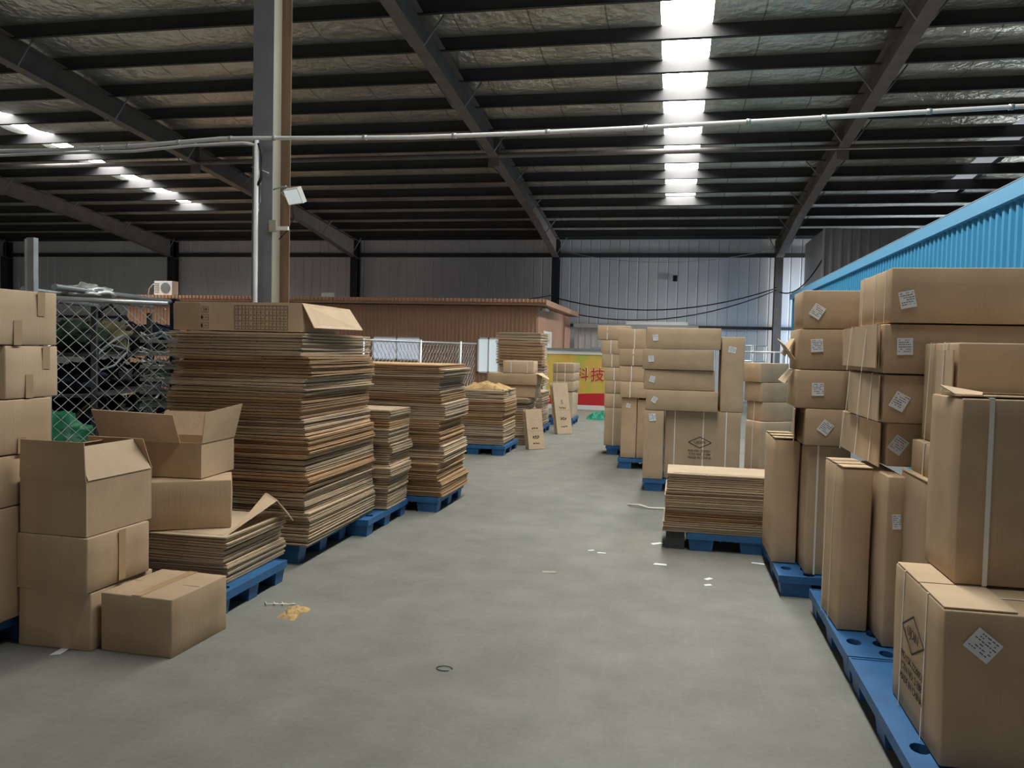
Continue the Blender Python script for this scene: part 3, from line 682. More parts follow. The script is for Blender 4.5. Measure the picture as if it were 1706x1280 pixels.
def carton(label, x, y, z, w, d, h, rz=0, straps=(), labels=(), flaps=(), tape=(), m=None, group=None, lean=(0, 0), seed=None, cat='carton', name='carton', bulge=.006):
    """x, y: the front-left bottom corner; straps: ('yz'|'xz'|'xy', position 0..1); labels: (face, u, v, angle)"""
    _cn[0] += 1; seed = seed or _cn[0]; m = m or M_K
    me = rbox(w, d, h, seed, bulge=bulge).mesh(name, m)
    o = bpy.data.objects.new(name, me); COL.objects.link(o)
    a = R(rz); c, s = math.cos(a), math.sin(a)
    o.location = (x + c * w / 2 - s * d / 2, y + s * w / 2 + c * d / 2, z); o.rotation_euler = (R(lean[0]), R(lean[1]), a)
    tag(o, label, cat, group)
    g = bulge + .0035; th = .0012; sw = .006
    g0 = g; g = g + max([0] + [f[5] + .009 for f in flaps if f[0] == 'left'])
    for pl, pos, *wd in straps:
        k = MB(); sw_ = wd[0] if wd else sw
        if pl == 'yz':      # ring round front, top, back, bottom at one x
            X = (pos - .5) * w
            loop = [(-d / 2 - g, .001), (-d / 2 - g0 * .6, h + .0045), (d / 2 + g0 * .6, h + .0045), (d / 2 + g, .001)]
            for (a0, b0), (a1, b1) in zip(loop[:-1], loop[1:]):
                v = Vector((0, a1 - a0, b1 - b0)); nrm = Vector((1, 0, 0)).cross(v).normalized() * th
                P = [Vector((X - sw_, a0, b0)), Vector((X + sw_, a0, b0)), Vector((X + sw_, a1, b1)), Vector((X - sw_, a1, b1))]
                k.add([p for p in P] + [p - nrm for p in P], [(0, 1, 2, 3), (7, 6, 5, 4), (0, 4, 5, 1), (2, 6, 7, 3), (1, 5, 6, 2), (3, 7, 4, 0)])
        elif pl == 'xz':    # ring round left, top, right at one y
            Y = (pos - .5) * d
            loop = [(-w / 2 - g, .001), (-w / 2 - g * .6, h + .0045), (w / 2 + g * .6, h + .0045), (w / 2 + g, .001)]
            for (a0, b0), (a1, b1) in zip(loop[:-1], loop[1:]):
                v = Vector((a1 - a0, 0, b1 - b0)); nrm = Vector((0, 1, 0)).cross(v).normalized() * th
                P = [Vector((a0, Y - sw_, b0)), Vector((a0, Y + sw_, b0)), Vector((a1, Y + sw_, b1)), Vector((a1, Y - sw_, b1))]
                k.add([p for p in P] + [p + nrm for p in P], [(0, 1, 2, 3), (7, 6, 5, 4), (0, 4, 5, 1), (2, 6, 7, 3), (1, 5, 6, 2), (3, 7, 4, 0)])
        k.obj('strap', M_STRAP, o)
    g = g0
    for face, u, v, ang, *sz in labels:
        lw, lh = sz if sz else (.075, .085)
        n_, t_ = FACES[face]; n_ = Vector(n_); t_ = Vector(t_); up = Vector((0, 0, 1))
        ext = w if face == 'front' else d; dep_ = d / 2 if face == 'front' else w / 2
        c0 = n_ * (dep_ + bulge + .0022) + t_ * (u - .5) * ext + up * (v * h)
        ca, sa = math.cos(R(ang)), math.sin(R(ang)); tx = t_ * ca + up * sa; ty = -t_ * sa + up * ca
        Q = lambda a_, b_, e=0: c0 + tx * a_ + ty * b_ + n_ * e
        k = MB(); k.poly([Q(-lw / 2, -lh / 2), Q(lw / 2, -lh / 2), Q(lw / 2, lh / 2), Q(-lw / 2, lh / 2)], n_, .001)
        lo = k.obj('shipping_label', M_PAPER, o)
        k = MB(); rr = random.Random(seed * 7 + 1)
        for li in range(6):
            yy = lh * (.36 - li * .135); xx = -lw * .40
            while xx < lw * .36:
                L_ = rr.uniform(.05, .16) * lw
                if rr.random() < .72: k.poly([Q(xx, yy, .0012), Q(xx + L_, yy, .0012), Q(xx + L_, yy + lh * .045, .0012), Q(xx, yy + lh * .045, .0012)], n_, .0004)
                xx += L_ + lw * .04
        k.obj('label_print', M_INKS, lo)
    for f in flaps:
        kind = f[0]; k = MB(); t = .006
        if kind == 'left':      # end flap folded over the left face: (v0, v1, u0, u1, standing-off at the near edge)
            _, v0, v1, u0, u1, so, *rest = f
            ya, yb = -d / 2 + u0 * d, -d / 2 + u1 * d
            slip = rest[0] if rest else 0
            k.plate([(-w / 2 - g - so, ya, v0 * h - slip), (-w / 2 - g - so, ya, v1 * h), (-w / 2 - g, yb, v1 * h), (-w / 2 - g, yb, v0 * h)][::-1], t)
        elif kind == 'top':     # flaps lying on top: (y0, y1, lift)
            _, u0, u1, li, *rest = f
            xa, xb = rest if rest else (0, 1)
            k.plate([(-w / 2 + xa * w, -d / 2 + u0 * d, h + .0035 + li), (-w / 2 + xb * w, -d / 2 + u0 * d, h + .0035 + li), (-w / 2 + xb * w, -d / 2 + u1 * d, h + .0035), (-w / 2 + xa * w, -d / 2 + u1 * d, h + .0035)], .005)
        elif kind == 'quad':
            k.plate(f[1], .005)
        k.obj('flap', M_K2, o)
    for tp in tape:
        k = MB()
        if tp[0] == 'top': k.box(-w / 2 - .001, w / 2 + .001, (tp[1] - .5) * d - .026, (tp[1] - .5) * d + .026, h + .0012, h + .0022)
        if tp[0] == 'topy': k.box((tp[1] - .5) * w - .026, (tp[1] - .5) * w + .026, -d / 2, d / 2, h + .0024, h + .0034)
        if tp[0] == 'front': k.box((tp[1] - .5) * w - .026, (tp[1] - .5) * w + .026, -d / 2 - bulge - .003, -d / 2 - bulge - .002, tp[2] * h, tp[3] * h)
        if tp[0] == 'right': k.box(w / 2 + bulge + .002, w / 2 + bulge + .003, (tp[1] - .5) * d - .026, (tp[1] - .5) * d + .026, tp[2] * h, tp[3] * h)
        if tp[0] == 'seam': k.box(-w / 2 + .004, w / 2 - .004, (tp[1] - .5) * d - .002, (tp[1] - .5) * d + .002, h + .0004, h + .0014)
        k.obj('packing_tape' if tp[0] != 'seam' else 'seam', M_TAPE if tp[0] != 'seam' else M_INK, o)
    return o
def diamond_print(o, w, d, h, face, u, v, s, lines=True):
    """stencil on a face: UJOIN in a diamond with three lines of text under it"""
    n_, t_ = FACES[face]; n_ = Vector(n_); t_ = Vector(t_); up = Vector((0, 0, 1))
    ext, dep_ = (w, d / 2) if face == 'front' else (d, w / 2)
    e = .0085
    c0 = n_ * (dep_ + e) + t_ * (u - .5) * ext + up * v * h
    k = MB(); P = [c0 + t_ * s * 1.45, c0 + up * s * .72, c0 - t_ * s * 1.45, c0 - up * s * .72]; lw = .04 * s
    for a, b in zip(P, P[1:] + P[:1]):
        dv = (b - a).normalized(); sd = n_.cross(dv) * lw
        k.poly([a - sd, b - sd, b + sd, a + sd], n_, .0006)
    k.obj('diamond_mark', M_INK, o)
    rot = (R(90), 0, 0) if face == 'front' else (R(90), 0, R(-90))
    text_obj('lettering', 'UJOIN', s * .52, M_INK, o, c0 + n_ * .0004, rot)
    if lines:
        for i, tx in enumerate(('P/O:YSK-2220051', 'CTN NO: 2-288', 'MADE IN CHINA')):
            text_obj('lettering', tx, s * .40, M_INK, o, c0 - up * s * (1.12 + .44 * i) + n_ * .0004, rot)

# ---- right side, front group
A = carton('big strapped carton on the nearest right pallet with a diamond stencil on its aisle side', .97, 3.09, .145, .95, .66, .565, rz=-.5,
           straps=(('xz', .30, .0045), ('xz', .78, .0045)), labels=(('front', .13, .80, -38, .10, .085),), flaps=(('top', .02, .49, .0, .0, .25), ('top', .51, .98, .0, .0, .25)))
diamond_print(A, .95, .66, .565, 'left', .47, .62, .105)
carton('tall dark-fronted carton with one wide white strap, standing on the diamond-stencilled carton', 1.10, 3.42, .722, .9, .39, .725, straps=(('yz', .115, .009),), flaps=(('top', .05, .5, .004), ('top', .52, .97, .01, .02, .9), ('quad', [(-.45, -.10, .735), (-.37, -.16, .735), (-.33, -.05, .742), (-.47, .02, .765)])), bulge=.008)
carton('upright carton with crushed top edge behind the tall front carton', 1.145, 3.93, .145, .8, .46, .885, flaps=(('top', .0, 1.0, .002, 0, .6),))
carton('narrow upright carton with a label squeezed beside the leaning carton', 1.068, 4.32, .145, .085, .62, .86, labels=(('front', .5, .74, 5, .04, .075),))
F_ = carton('tall leaning carton with string down its aisle side on the second right pallet', .895, 4.53, .145, .148, .42, .86, straps=(('xz', .35, .003), ('xz', .75, .003)), flaps=(('top', 0, .33, .004), ('top', .34, .66, .004), ('top', .67, 1, .004)), rz=2, bulge=.014)
carton('small strapped carton directly under the double-strapped one on the right', 1.18, 3.87, 1.036, .8, .5, .16, straps=(('xz', .55),))
carton('double-strapped carton with loose end panel, second layer behind the front carton', 1.215, 3.85, 1.20, .95, .53, .47, straps=(('xz', .28, .005), ('xz', .68, .005)), flaps=(('left', .02, .93, .02, .55, .012),), rz=-1)
carton('carton fourth from the top of the big right stack, its end panel slanting open', 1.095, 4.50, 1.034, .9, .92, .225, straps=(('xz', .2), ('xz', .5), ('xz', .85)), labels=(('front', .06, .50, -35),), flaps=(('left', .0, .99, .03, .95, .02, .01),), rz=3)
carton('carton third from the top of the big right stack with string round its end panel', 1.055, 4.44, 1.265, .9, .80, .245, straps=(('xz', .2), ('xz', .5), ('xz', .85)), labels=(('front', .085, .45, -28),), flaps=(('left', .02, .98, .0, .9, .015),), rz=1)
carton('long carton second from the top of the big right stack with thick folded end', 1.045, 4.42, 1.518, 1.0, 1.08, .25, straps=(('xz', .25), ('xz', .6)), labels=(('front', .095, .55, 2),), flaps=(('left', .10, 1.0, .0, .88, .03), ('left', .10, 1.0, .05, .9, .005)))
carton('long carton topmost of the big right stack with three strings round its end', 1.065, 4.40, 1.775, 1.1, .76, .275, straps=(('xz', .15, .003), ('xz', .45, .003), ('xz', .85, .003)), labels=(('front', .065, .42, 12),), rz=-.5)
carton('small torn-topped carton peeking out behind the topmost long carton', 1.17, 5.27, 1.776, .35, .22, .20, flaps=(('quad', [(-.17, -.10, .20), (-.05, -.10, .20), (-.05, -.04, .25), (-.19, -.02, .26)]),))
# ---- right side, second group
G2 = 'cartons in the second right stack'
carton('tall carton at the left of the third right pallet with folded pale top', .712, 5.90, .145, .163, .6, .86, flaps=(('top', 0, .33, .01), ('top', .34, .66, .01), ('top', .67, 1, .01)), bulge=.01)
carton('tall carton with one white strap standing right of the pale-topped one', .895, 5.64, .145, .26, .7, .86, straps=(('yz', .22, .006),))
carton('lowest carton of the four-high stack behind the leaning carton, end panel open', .855, 5.60, 1.01, .8, .5, .24, labels=(('front', .16, .5, -35),), flaps=(('left', .0, .98, .0, .8, .06),))
carton('third carton down in the four-high stack behind the leaning carton', .795, 5.60, 1.254, .85, .45, .25, labels=(('front', .155, .5, 2),), flaps=(('quad', [(-.43, -.1, .24), (-.44, .1, .24), (-.50, .10, .17), (-.48, -.1, .15)]),))
carton('second carton down in the four-high stack, with torn flap at its left end', .805, 5.60, 1.508, .85, .45, .262, labels=(('front', .125, .6, 4),), flaps=(('quad', [(-.43, -.1, .06), (-.44, .1, .06), (-.53, .08, .2), (-.51, -.1, .16)]), ('quad', [(-.43, -.05, .2), (-.44, .15, .2), (-.50, .1, .1), (-.49, -.05, .08)])))
carton('top carton of the four-high stack behind the leaning carton', .82, 5.60, 1.774, .85, .42, .25, labels=(('front', .10, .45, -32),))
# ---- row in the middle distance
U = carton('large carton facing the camera with diamond stencil and three white straps', -.075, 9.5, .145, .84, .7, .785, straps=(('yz', .13, .006), ('yz', .51, .006), ('yz', .81, .006)))
diamond_print(U, .84, .7, .785, 'front', .47, .55, .088)
carton('narrow upright labelled carton left of the three-strapped stencil carton', -.315, 9.4, .145, .225, .7, .785, labels=(('front', .42, .90, 8),))
rowl = ['lowest', 'third from top', 'second from top', 'topmost']
for i, (x, w, z0, z1, y, la) in enumerate(((-.30, .80, .935, 1.165, 9.4, -30), (-.33, .79, 1.17, 1.395, 9.42, -15), (-.35, .79, 1.40, 1.63, 9.4, 5), (-.31, .82, 1.635, 1.875, 9.4, 8))):
    carton('long labelled carton, %s of the four lying on the three-strapped stencil carton' % rowl[i], x, y, z0, w, .5, z1 - z0, labels=(('front', .12, .52, la, .06, .07),), rz=(0, 1, -1, -.8)[i])
carton('tall narrow labelled carton standing upright right of the four long cartons', .53, 9.5, .935, .25, .34, .85, labels=(('front', .45, .83, -12, .08, .07),), rz=2)
carton('tall strapped carton partly behind the stencil carton, right end of that row', 1.06, 10.2, .145, .42, .34, .63, rz=28, straps=(('xz', .5),))
for i, (z0, z1, la) in enumerate(((.78, 1.01, 'third'), (1.015, 1.25, 'second'), (1.255, 1.49, 'top'))):
    carton('%s carton of the turned stack right of the upright narrow carton' % la, 1.08 - .02 * i, 10.3, z0, .42, .36, z1 - z0, rz=26 + i * 3, straps=(('xz', .5),) if i == 0 else ())
m = MB(); m.box(-.25, .25, -.2, .2, 0, .145); 
tag(m.obj('wood_block', M_WOOD, None, (1.12, 10.5, 0)), 'wooden block under the turned stack of cartons', 'block')
carton('narrow labelled carton upright at the left of the second-row pallet', -.68, 11.15, .145, .205, .6, .82, labels=(('front', .45, .87, -8, .06, .06),))
carton('narrow plain carton upright right of the labelled narrow one', -.465, 11.15, .145, .15, .6, .80)
for i, (x, z0, z1, la) in enumerate(((-.70, .97, 1.185, 'lowest'), (-.72, 1.19, 1.40, 'third from top'), (-.73, 1.405, 1.63, 'second from top'), (-.75, 1.635, 1.90, 'topmost, slightly open'))):
    carton('strapped carton on the two narrow upright ones, %s' % la, x, 11.1, z0, .375, .45, z1 - z0, straps=(('yz', .35 + .08 * i),), rz=(0, 1.5, -1, 2)[i])
carton('large strapped carton at the foot of the farthest right-hand stack', -1.02, 12.5, .145, .55, .6, .58, straps=(('yz', .25),))
for i, (x, z0, z1, la) in enumerate(((-1.03, .73, .945, 'second from the bottom'), (-1.02, .95, 1.14, 'third from the bottom'), (-1.04, 1.145, 1.34, 'fourth from the bottom'), (-1.08, 1.345, 1.55, 'third from the top'), (-1.10, 1.555, 1.76, 'second from the top'), (-1.16, 1.765, 1.98, 'topmost'))):
    carton('strapped carton in the farthest right-hand stack, %s' % la, x, 12.5, z0, .5, .45, z1 - z0, straps=(('yz', .3),), rz=(0, -1, 1, 2, -1, 1)[i])
# ---- right background
bgc = [('upright carton with stencil marks in the right background', 1.58, 12.0, 0, .24, .4, .90, 6, ('xz',)),
       ('large carton at the bottom of the right background stack', 1.45, 13.0, 0, .6, .5, .67, 0, ('yz',)),
       ('wide carton in the right background under the small labelled one', 1.45, 13.0, .675, .7, .5, .235, 0, ()),
       ('plain carton left of the small labelled one in the right background', 1.44, 13.15, .915, .2, .3, .19, 0, ()),
       ('small labelled carton with an open pale flap in the right background', 1.67, 13.0, .915, .3, .3, .21, 8, ()),
       ('small carton topmost of the right background stack', 1.72, 13.05, 1.13, .35, .3, .24, 8, ())]
for i, (la, x, y, z, w, d, h, rz, st) in enumerate(bgc):
    carton(la, x, y, z, w, d, h, rz, straps=tuple((s, .4) for s in st), labels=(('front', .3, .5, -25, .06, .06),) if i == 4 else (),
           flaps=(('left', .0, 1.0, .0, .9, .08),) if i >= 4 else ())

m = MB(); m.box(0, .15, 0, .4, 0, .143)
tag(m.obj('wood_block', M_GIRT, None, (-.02, 6.70, 0)), 'dark block propping the left end of the low flat pile beside its pallet', 'block')
# ---- left background
carton('long open carton with flaps at its right end, lying on the far left pile', -3.06, 13.3, .995, .84, .6, .19, flaps=(('quad', [(.42, -.3, .19), (.62, -.28, .10), (.55, .2, .10), (.42, .3, .19)]),))
carton('small strapped carton on top of the long open carton', -2.80, 13.32, 1.192, .52, .4, .20, straps=(('yz', .27), ('yz', .8)), m=M_K2)
carton('closed carton between the far left pile and the long open carton', -3.05, 13.35, .785, .80, .6, .205)
for i, (z0, z1, la) in enumerate(((.72, .93, 'lowest of the three lying'), (.935, 1.11, 'middle of the three lying'), (1.115, 1.31, 'topmost of the three lying'))):
    carton('%s strapped cartons beside the banner' % la, -2.50, 17.05, z0, .43, .9, z1 - z0, straps=(('yz', .2), ('yz', .6), ('xz', .2)), rz=-2)
carton('upright carton under the three strapped cartons beside the banner', -2.5, 17.05, .145, .26, .9, .57)
for i in range(3):
    carton('pale narrow upright carton beside the banner, %s of three' % ('nearest', 'middle', 'farthest')[i], -2.22, 17.05 + i * .33, .145, .15, .3, .56, m=M_K2, straps=(('xz', .5),))

# leaning bundles of flat boards
def leaning(x, y, L_, hgt, n, t, ang, label, mark):
    """flat boards standing on the floor, leaning to the left; x,y = near bottom corner"""
    r_ = None
    for i in range(n):
        m = MB(); ln = L_ * (1 - .04 * (i % 3)); hh = hgt * (1 - .03 * ((i * 2) % 3))
        m.box(-t, 0, 0, ln, 0, hh * .46); m.box(-t, 0, 0, ln, hh * .464, hh)
        o = m.obj('leaning_board', M_K2 if i == 0 else M_K, None, (x - i * (t + .006) * .67, y + i * (t + .006) * .74, .006))
        o.rotation_euler = (0, R(-ang), R(-48))
        tag(o, label + (', front one with printing' if i == 0 else ', behind the printed one'), 'board', mark)
        if i == 0: r_ = (o, hh, ln)
    o, hh, ln = r_
    if hgt > .8: text_obj('blue_mark', 'S', .11, M_INKB, o, (.0015, ln / 2, hh * .62), (R(90), 0, R(90)))
    k = MB(); rr_ = random.Random(int(hgt * 100))
    for v in (.50, .30, .27, .13):
        yy = ln * .30
        while yy < ln * .68:
            q = rr_.uniform(.012, .03); zz = hh * v + rr_.uniform(-.008, .008)
            k.box(.0008, .0016, yy, yy + q, zz, zz + .022); yy += q + .010
    k.obj('worn_print', M_INK, o)
leaning(-2.20, 12.62, .30, .64, 5, .016, 13, 'short flat board leaning on the floor by the second far pile', 'short leaning boards')
leaning(-2.10, 15.12, .34, .98, 4, .022, 13, 'tall flat board leaning left of the banner', 'tall leaning boards')

# crumpled paper on the pile
def crumple(name, loc, sx, sy, sz, seed, m_, label, cat, n=14, parent=None):
    k = MB(); sd = Vector((seed, seed * 2.3, 0))
    for j in range(n + 1):
        for i in range(n + 1):
            u, v = i / n - .5, j / n - .5
            e = max(0, 1 - (4 * u * u) ** 1.5) * max(0, 1 - (4 * v * v) ** 1.5)
            q = Vector((u * 5, v * 5, 0)) + sd
            z = sz * e * (.55 + .5 * abs(noise.noise(q)) * 2) + sz * .25 * abs(noise.noise(q * 2.3)) * (e > 0)
            k.v.append((u * sx * (1 + .3 * noise.noise(q * .7)), v * sy * (1 + .3 * noise.noise(q * .7 + Vector((9, 0, 0)))), z))
    for j in range(n):
        for i in range(n): q = j * (n + 1) + i; k.f.append([q, q + 1, q + n + 2, q + n + 1]); k.sm.append(False)
    # closed underside
    edge = [i for i in range(n + 1)] + [j * (n + 1) + n for j in range(1, n + 1)] + [n * (n + 1) + i for i in range(n - 1, -1, -1)] + [j * (n + 1) for j in range(n - 1, 0, -1)]
    k.f.append(edge[::-1]); k.sm.append(False)
    o = k.obj(name, m_, parent, loc)
    if label: tag(o, label, cat)
    return o
crumple('torn_paper', (-2.80, 12.15, .975), .65, .4, .10, 4, M_KPAPER, 'torn yellowish brown paper lying on a pile of flat cartons', 'paper')
crumple('tarp_heap', (-1.62, 18.9, 0), .62, .45, .20, 8, M_TEAL, 'teal green netting heap on the floor before the banner', 'netting', n=22)
crumple('paper_scrap', (-2.16, 4.42, .0), .12, .20, .035, 15, M_KPAPER, 'torn brown kraft scrap on the floor near the low left pallet', 'litter')

# ---- left foreground
def open_carton(label, x, y, z, w, d, h, rz=0, panels=(), mi=M_K):
    """hollow carton: four walls and a bottom as one body, flaps as children (quads in local space, origin at bottom centre)"""
    t = .006; k = MB()
    k.box(-w / 2, w / 2, -d / 2, d / 2, 0, t)
    k.box(-w / 2, w / 2, -d / 2, -d / 2 + t, t, h); k.box(-w / 2, w / 2, d / 2 - t, d / 2, t, h)
    k.box(-w / 2, -w / 2 + t, -d / 2 + t, d / 2 - t, t, h); k.box(w / 2 - t, w / 2, -d / 2 + t, d / 2 - t, t, h)
    a = R(rz); c, s = math.cos(a), math.sin(a)
    o = k.obj('open_carton', mi, None, (x + c * w / 2 - s * d / 2, y + s * w / 2 + c * d / 2, z), a); tag(o, label, 'carton')
    for q in panels: f = MB(); f.plate(q, .005); f.obj('flap', M_K2 if q is panels[-1] else M_K, o)
    return o
carton('taped carton on the floor in front of the left stack of cartons', -2.845, 3.64, 0, .415, .47, .30, rz=-3, tape=(('topy', .5), ('seam', .5)), m=M_K)
carton('bottom carton of the left three-high stack, on the floor', -3.30, 3.60, 0, .425, .5, .30, rz=0)
LC = carton('middle carton of the left three-high stack with torn tape on its side', -3.305, 3.59, .303, .43, .47, .285, rz=-2, tape=(('right', .52, .05, 1.0),), m=M_K)
w, d, h = .40, .50, .285
open_carton('open carton on top of the left three-high stack, front flap standing up', -3.29, 3.60, .592, w, d, h, rz=-2, panels=(
    [(-w / 2, -d / 2, h), (-w / 2 + .02, -d / 2 - .012, h + .20), (w / 2, -d / 2 - .012, h + .20), (w / 2, -d / 2, h)][::-1],
    [(-w / 2, -d / 2 + .01, h), (-w / 2 + .12, -d / 2 + .03, h + .15), (-w / 2 + .12, d / 2 - .03, h + .15), (-w / 2, d / 2, h)],
    [(-w / 2, d / 2, h), (-w / 2 + .02, d / 2 - .05, h + .17), (w / 2 - .02, d / 2 - .05, h + .17), (w / 2, d / 2, h)],
    [(w / 2, -d / 2 + .01, h), (w / 2, d / 2 - .01, h), (w / 2 - .085, d / 2 - .03, h + .165), (w / 2 - .085, -d / 2 + .02, h + .165)]))
carton('small plain carton lying on the low bent pile', -3.13, 4.365, .438, .51, .33, .30, rz=30, )
w, d, h = .56, .42, .22
LE = open_carton('open carton with wide flaps balanced on the small carton', -3.42, 4.53, .745, w, d, h, rz=3, panels=(
    [(w / 2, -d / 2, h), (w / 2, d / 2, h), (w / 2 + .03, d / 2 + .05, h + .22), (w / 2 + .015, -d / 2 + .01, h + .19)],
    [(-w / 2, d / 2, h), (-w / 2, d / 2 + .1, h + .15), (w / 2 - .1, d / 2 + .1, h + .15), (w / 2 - .1, d / 2, h)],
    [(-w / 2 - .12, -d / 2, h), (w / 2 - .14, -d / 2, h), (w / 2 - .12, -d / 2 - .12, h + .185), (-w / 2 - .10, -d / 2 - .12, h + .20)]))
# bent board over the low pile
m = MB(); m.plate([(-2.75, 4.92, .442), (-2.60, 4.46, .442), (-2.55, 4.96, .555), (-2.72, 5.12, .565)], .006); m.plate([(-2.56, 4.96, .555), (-2.47, 5.02, .41), (-2.60, 5.20, .42), (-2.72, 5.12, .565)], .006)
tag(m.obj('bent_board', M_K2), 'bent loose flap of board rising at the back of the low left pile', 'board')
# far-left column of cartons
LL = [(3.42, .44, .145, .58, 'bottom carton of the far left column, in deep shade'), (3.38, .46, .73, .262, 'fourth carton down of the far left column'),
      (3.42, .42, .997, .28, 'third carton down of the far left column'), (3.52, .36, 1.282, .272, 'second carton down of the far left column, set back a little'), (3.40, .48, 1.558, .282, 'top carton of the far left column at the frame edge')]
for i, (y, d, z, h, la) in enumerate(LL):
    carton(la, -3.84, y, z, .53, d, h, tape=(('right', .42, 0, .45), ('right', .75, .55, 1.0)) if i >= 3 else (('right', .5, .0, .3),) if i == 2 else (), m=M_K2 if i >= 3 else M_K, rz=(0, .8, -.8, 1, 0)[i])
pallet(-4.35, 3.22, 'blue plastic pallet hidden in shade under the far left column')

# printed open carton on the tallest pile
w, d, h = 1.02, .62, .205
o = open_carton('long printed open carton lying on the tallest pile of flat cartons', -3.66, 5.47, 1.682, w, d, h, rz=0, mi=M_K2, panels=(
    [(-w / 2, -d / 2 + .004, h), (w / 2, -d / 2 + .004, h), (w / 2, d / 2, h), (-w / 2, d / 2, h)],
    [(-w / 2 - .0, -d / 2 - .004, .0), (-w / 2 + .22, -d / 2 - .004, .0), (-w / 2 + .22, -d / 2 - .004, h - .004), (-w / 2, -d / 2 - .012, h - .01)],
    [(w / 2, -d / 2, h), (w / 2, d / 2 + .25, h), (w / 2 + .13, d / 2 + .22, h - .17), (w / 2 + .085, -d / 2 + .02, h - .175)][::-1]))
k = MB(); fy = -d / 2 - .0015
def inkline(x0, z0, x1, z1, wdt=.0016):
    a, b = Vector((x0, fy, z0)), Vector((x1, fy, z1)); dv = (b - a).normalized(); s = Vector((dv.z, 0, -dv.x)) * wdt
    k.poly([a - s, b - s, b + s, a + s], (0, -1, 0), .0005)
tx0, tx1, tz0, tz1 = -.02, .40, .012, .185
cols = [0, .07, .14, .205, .27, .35, .42, .50, .58, .65, .72, .79, .86, .93, 1.0]
for c in cols: inkline(tx0 + (tx1 - tx0) * c, tz0, tx0 + (tx1 - tx0) * c, tz1)
for z in (tz0, tz1): inkline(tx0, z, tx1, z)
for zz in (.25, .47, .72):
    for i, c in enumerate(cols[:-1]):
        if i not in (1, 4, 8): inkline(tx0 + (tx1 - tx0) * c, tz0 + (tz1 - tz0) * zz, tx0 + (tx1 - tx0) * cols[i + 1], tz0 + (tz1 - tz0) * zz, .0011)
rr = random.Random(3)
for i, c in enumerate(cols[:-1]):
    for zz in (.12, .36, .6, .85):
        cxx = tx0 + (tx1 - tx0) * (c + cols[i + 1]) / 2; czz = tz0 + (tz1 - tz0) * zz
        inkline(cxx - .005, czz - .008, cxx - .005, czz + .008, .0014); inkline(cxx + .004, czz - .006, cxx + .004, czz + .006, .0014)
k.obj('printed_table', M_INK, o)
k = MB()
for i, zc in enumerate((.035, .095, .155)):
    for a, b, c_, d_ in ((-.30, zc - .02, -.23, zc - .02), (-.23, zc - .02, -.23, zc + .02), (-.23, zc + .02, -.30, zc + .02)): inkline(a, b, c_, d_, .0010)
    if i == 0: k.poly([(-.295, fy, .02), (-.275, fy, .025), (-.28, fy, .05), (-.295, fy, .045)], (0, -1, 0), .0006)
    if i == 1: k.poly([(-.295, fy, .083), (-.28, fy, .083), (-.272, fy, .095), (-.28, fy, .107), (-.295, fy, .107)], (0, -1, 0), .0006)
    inkline(-.262, zc, -.24, zc)
    if i == 2:
        for q in range(3): inkline(-.29 + q * .02, zc - .012, -.29 + q * .02, zc + .014)
k.obj('handling_symbols', M_INK, o)

# ------------------------------------------------------------------ wire cage at the left
def chainlink(a, b, z0, z1, cell, r_, name='wire_mesh'):
    """diamond mesh between two posts (xy a -> b)"""
    a, b = Vector((*a, 0)), Vector((*b, 0)); L_ = (b - a).length; d_ = (b - a).normalized(); nrm = Vector((-d_.y, d_.x, 0)); H = z1 - z0
    m = MB()
    for sgn in (-1, 1):
        s = -H * 1.0
        while s < L_ + H:
            pts = []; t0 = None
            # line u = s + t*sgn.. , z = t
            n_ = max(2, int(H / (cell / 2)))
            for i in range(n_ * 1 + 1):
                t = H * i / n_; u = (s + t) if sgn > 0 else (s + H - t)
                if 0 <= u <= L_: pts.append(a + d_ * u + nrm * (.006 * sgn * (1 if i % 2 else -1)) + Vector((0, 0, z0 + t)))
            if len(pts) > 1: m.tube(pts, r_, 4, caps=False)
            s += cell
    return m
def fence(a, b, z, label, cell, r_, posts, zb=.05, rot=None, post_h=None):
    r = empty('wire_fence', (a[0], a[1], 0)); tag(r, label, 'fence'); off = (-a[0], -a[1], 0)
    chainlink(a, b, zb, z, cell, r_).obj('wire_mesh', M_GALV, r, off)
    m = MB(); m.tube([(a[0], a[1], z), (b[0], b[1], z)], .017, 8); m.obj('top_rail', M_GALV, r, off)
    for u in posts:
        x, y = a[0] + (b[0] - a[0]) * u, a[1] + (b[1] - a[1]) * u
        m = MB(); m.tube([(x, y, 0), (x, y, z + .03)], .026, 8); m.obj('post', M_GALV, r, off)
    return r
fence((-4.22, 4.86), (-3.67, 5.40), 1.87, 'chain-link fence panel behind the far left column of cartons', .092, .0026, (0,), zb=.1)
fence((-4.05, 10.2), (-3.54, 14.4), 1.665, 'chain-link fence with two posts behind the second tall pile', .12, .004, (0, .43, .82), zb=.2)
r = empty('galvanised_post', (-4.02, 4.5, 0)); tag(r, 'grey channel post rising above the far left column of cartons', 'post')
m = MB(); m.box(-.025, .03, -.02, .02, 0, 2.23); m.box(-.03, -.022, -.03, .03, 0, 2.22); m.obj('channel', M_GALV, r)
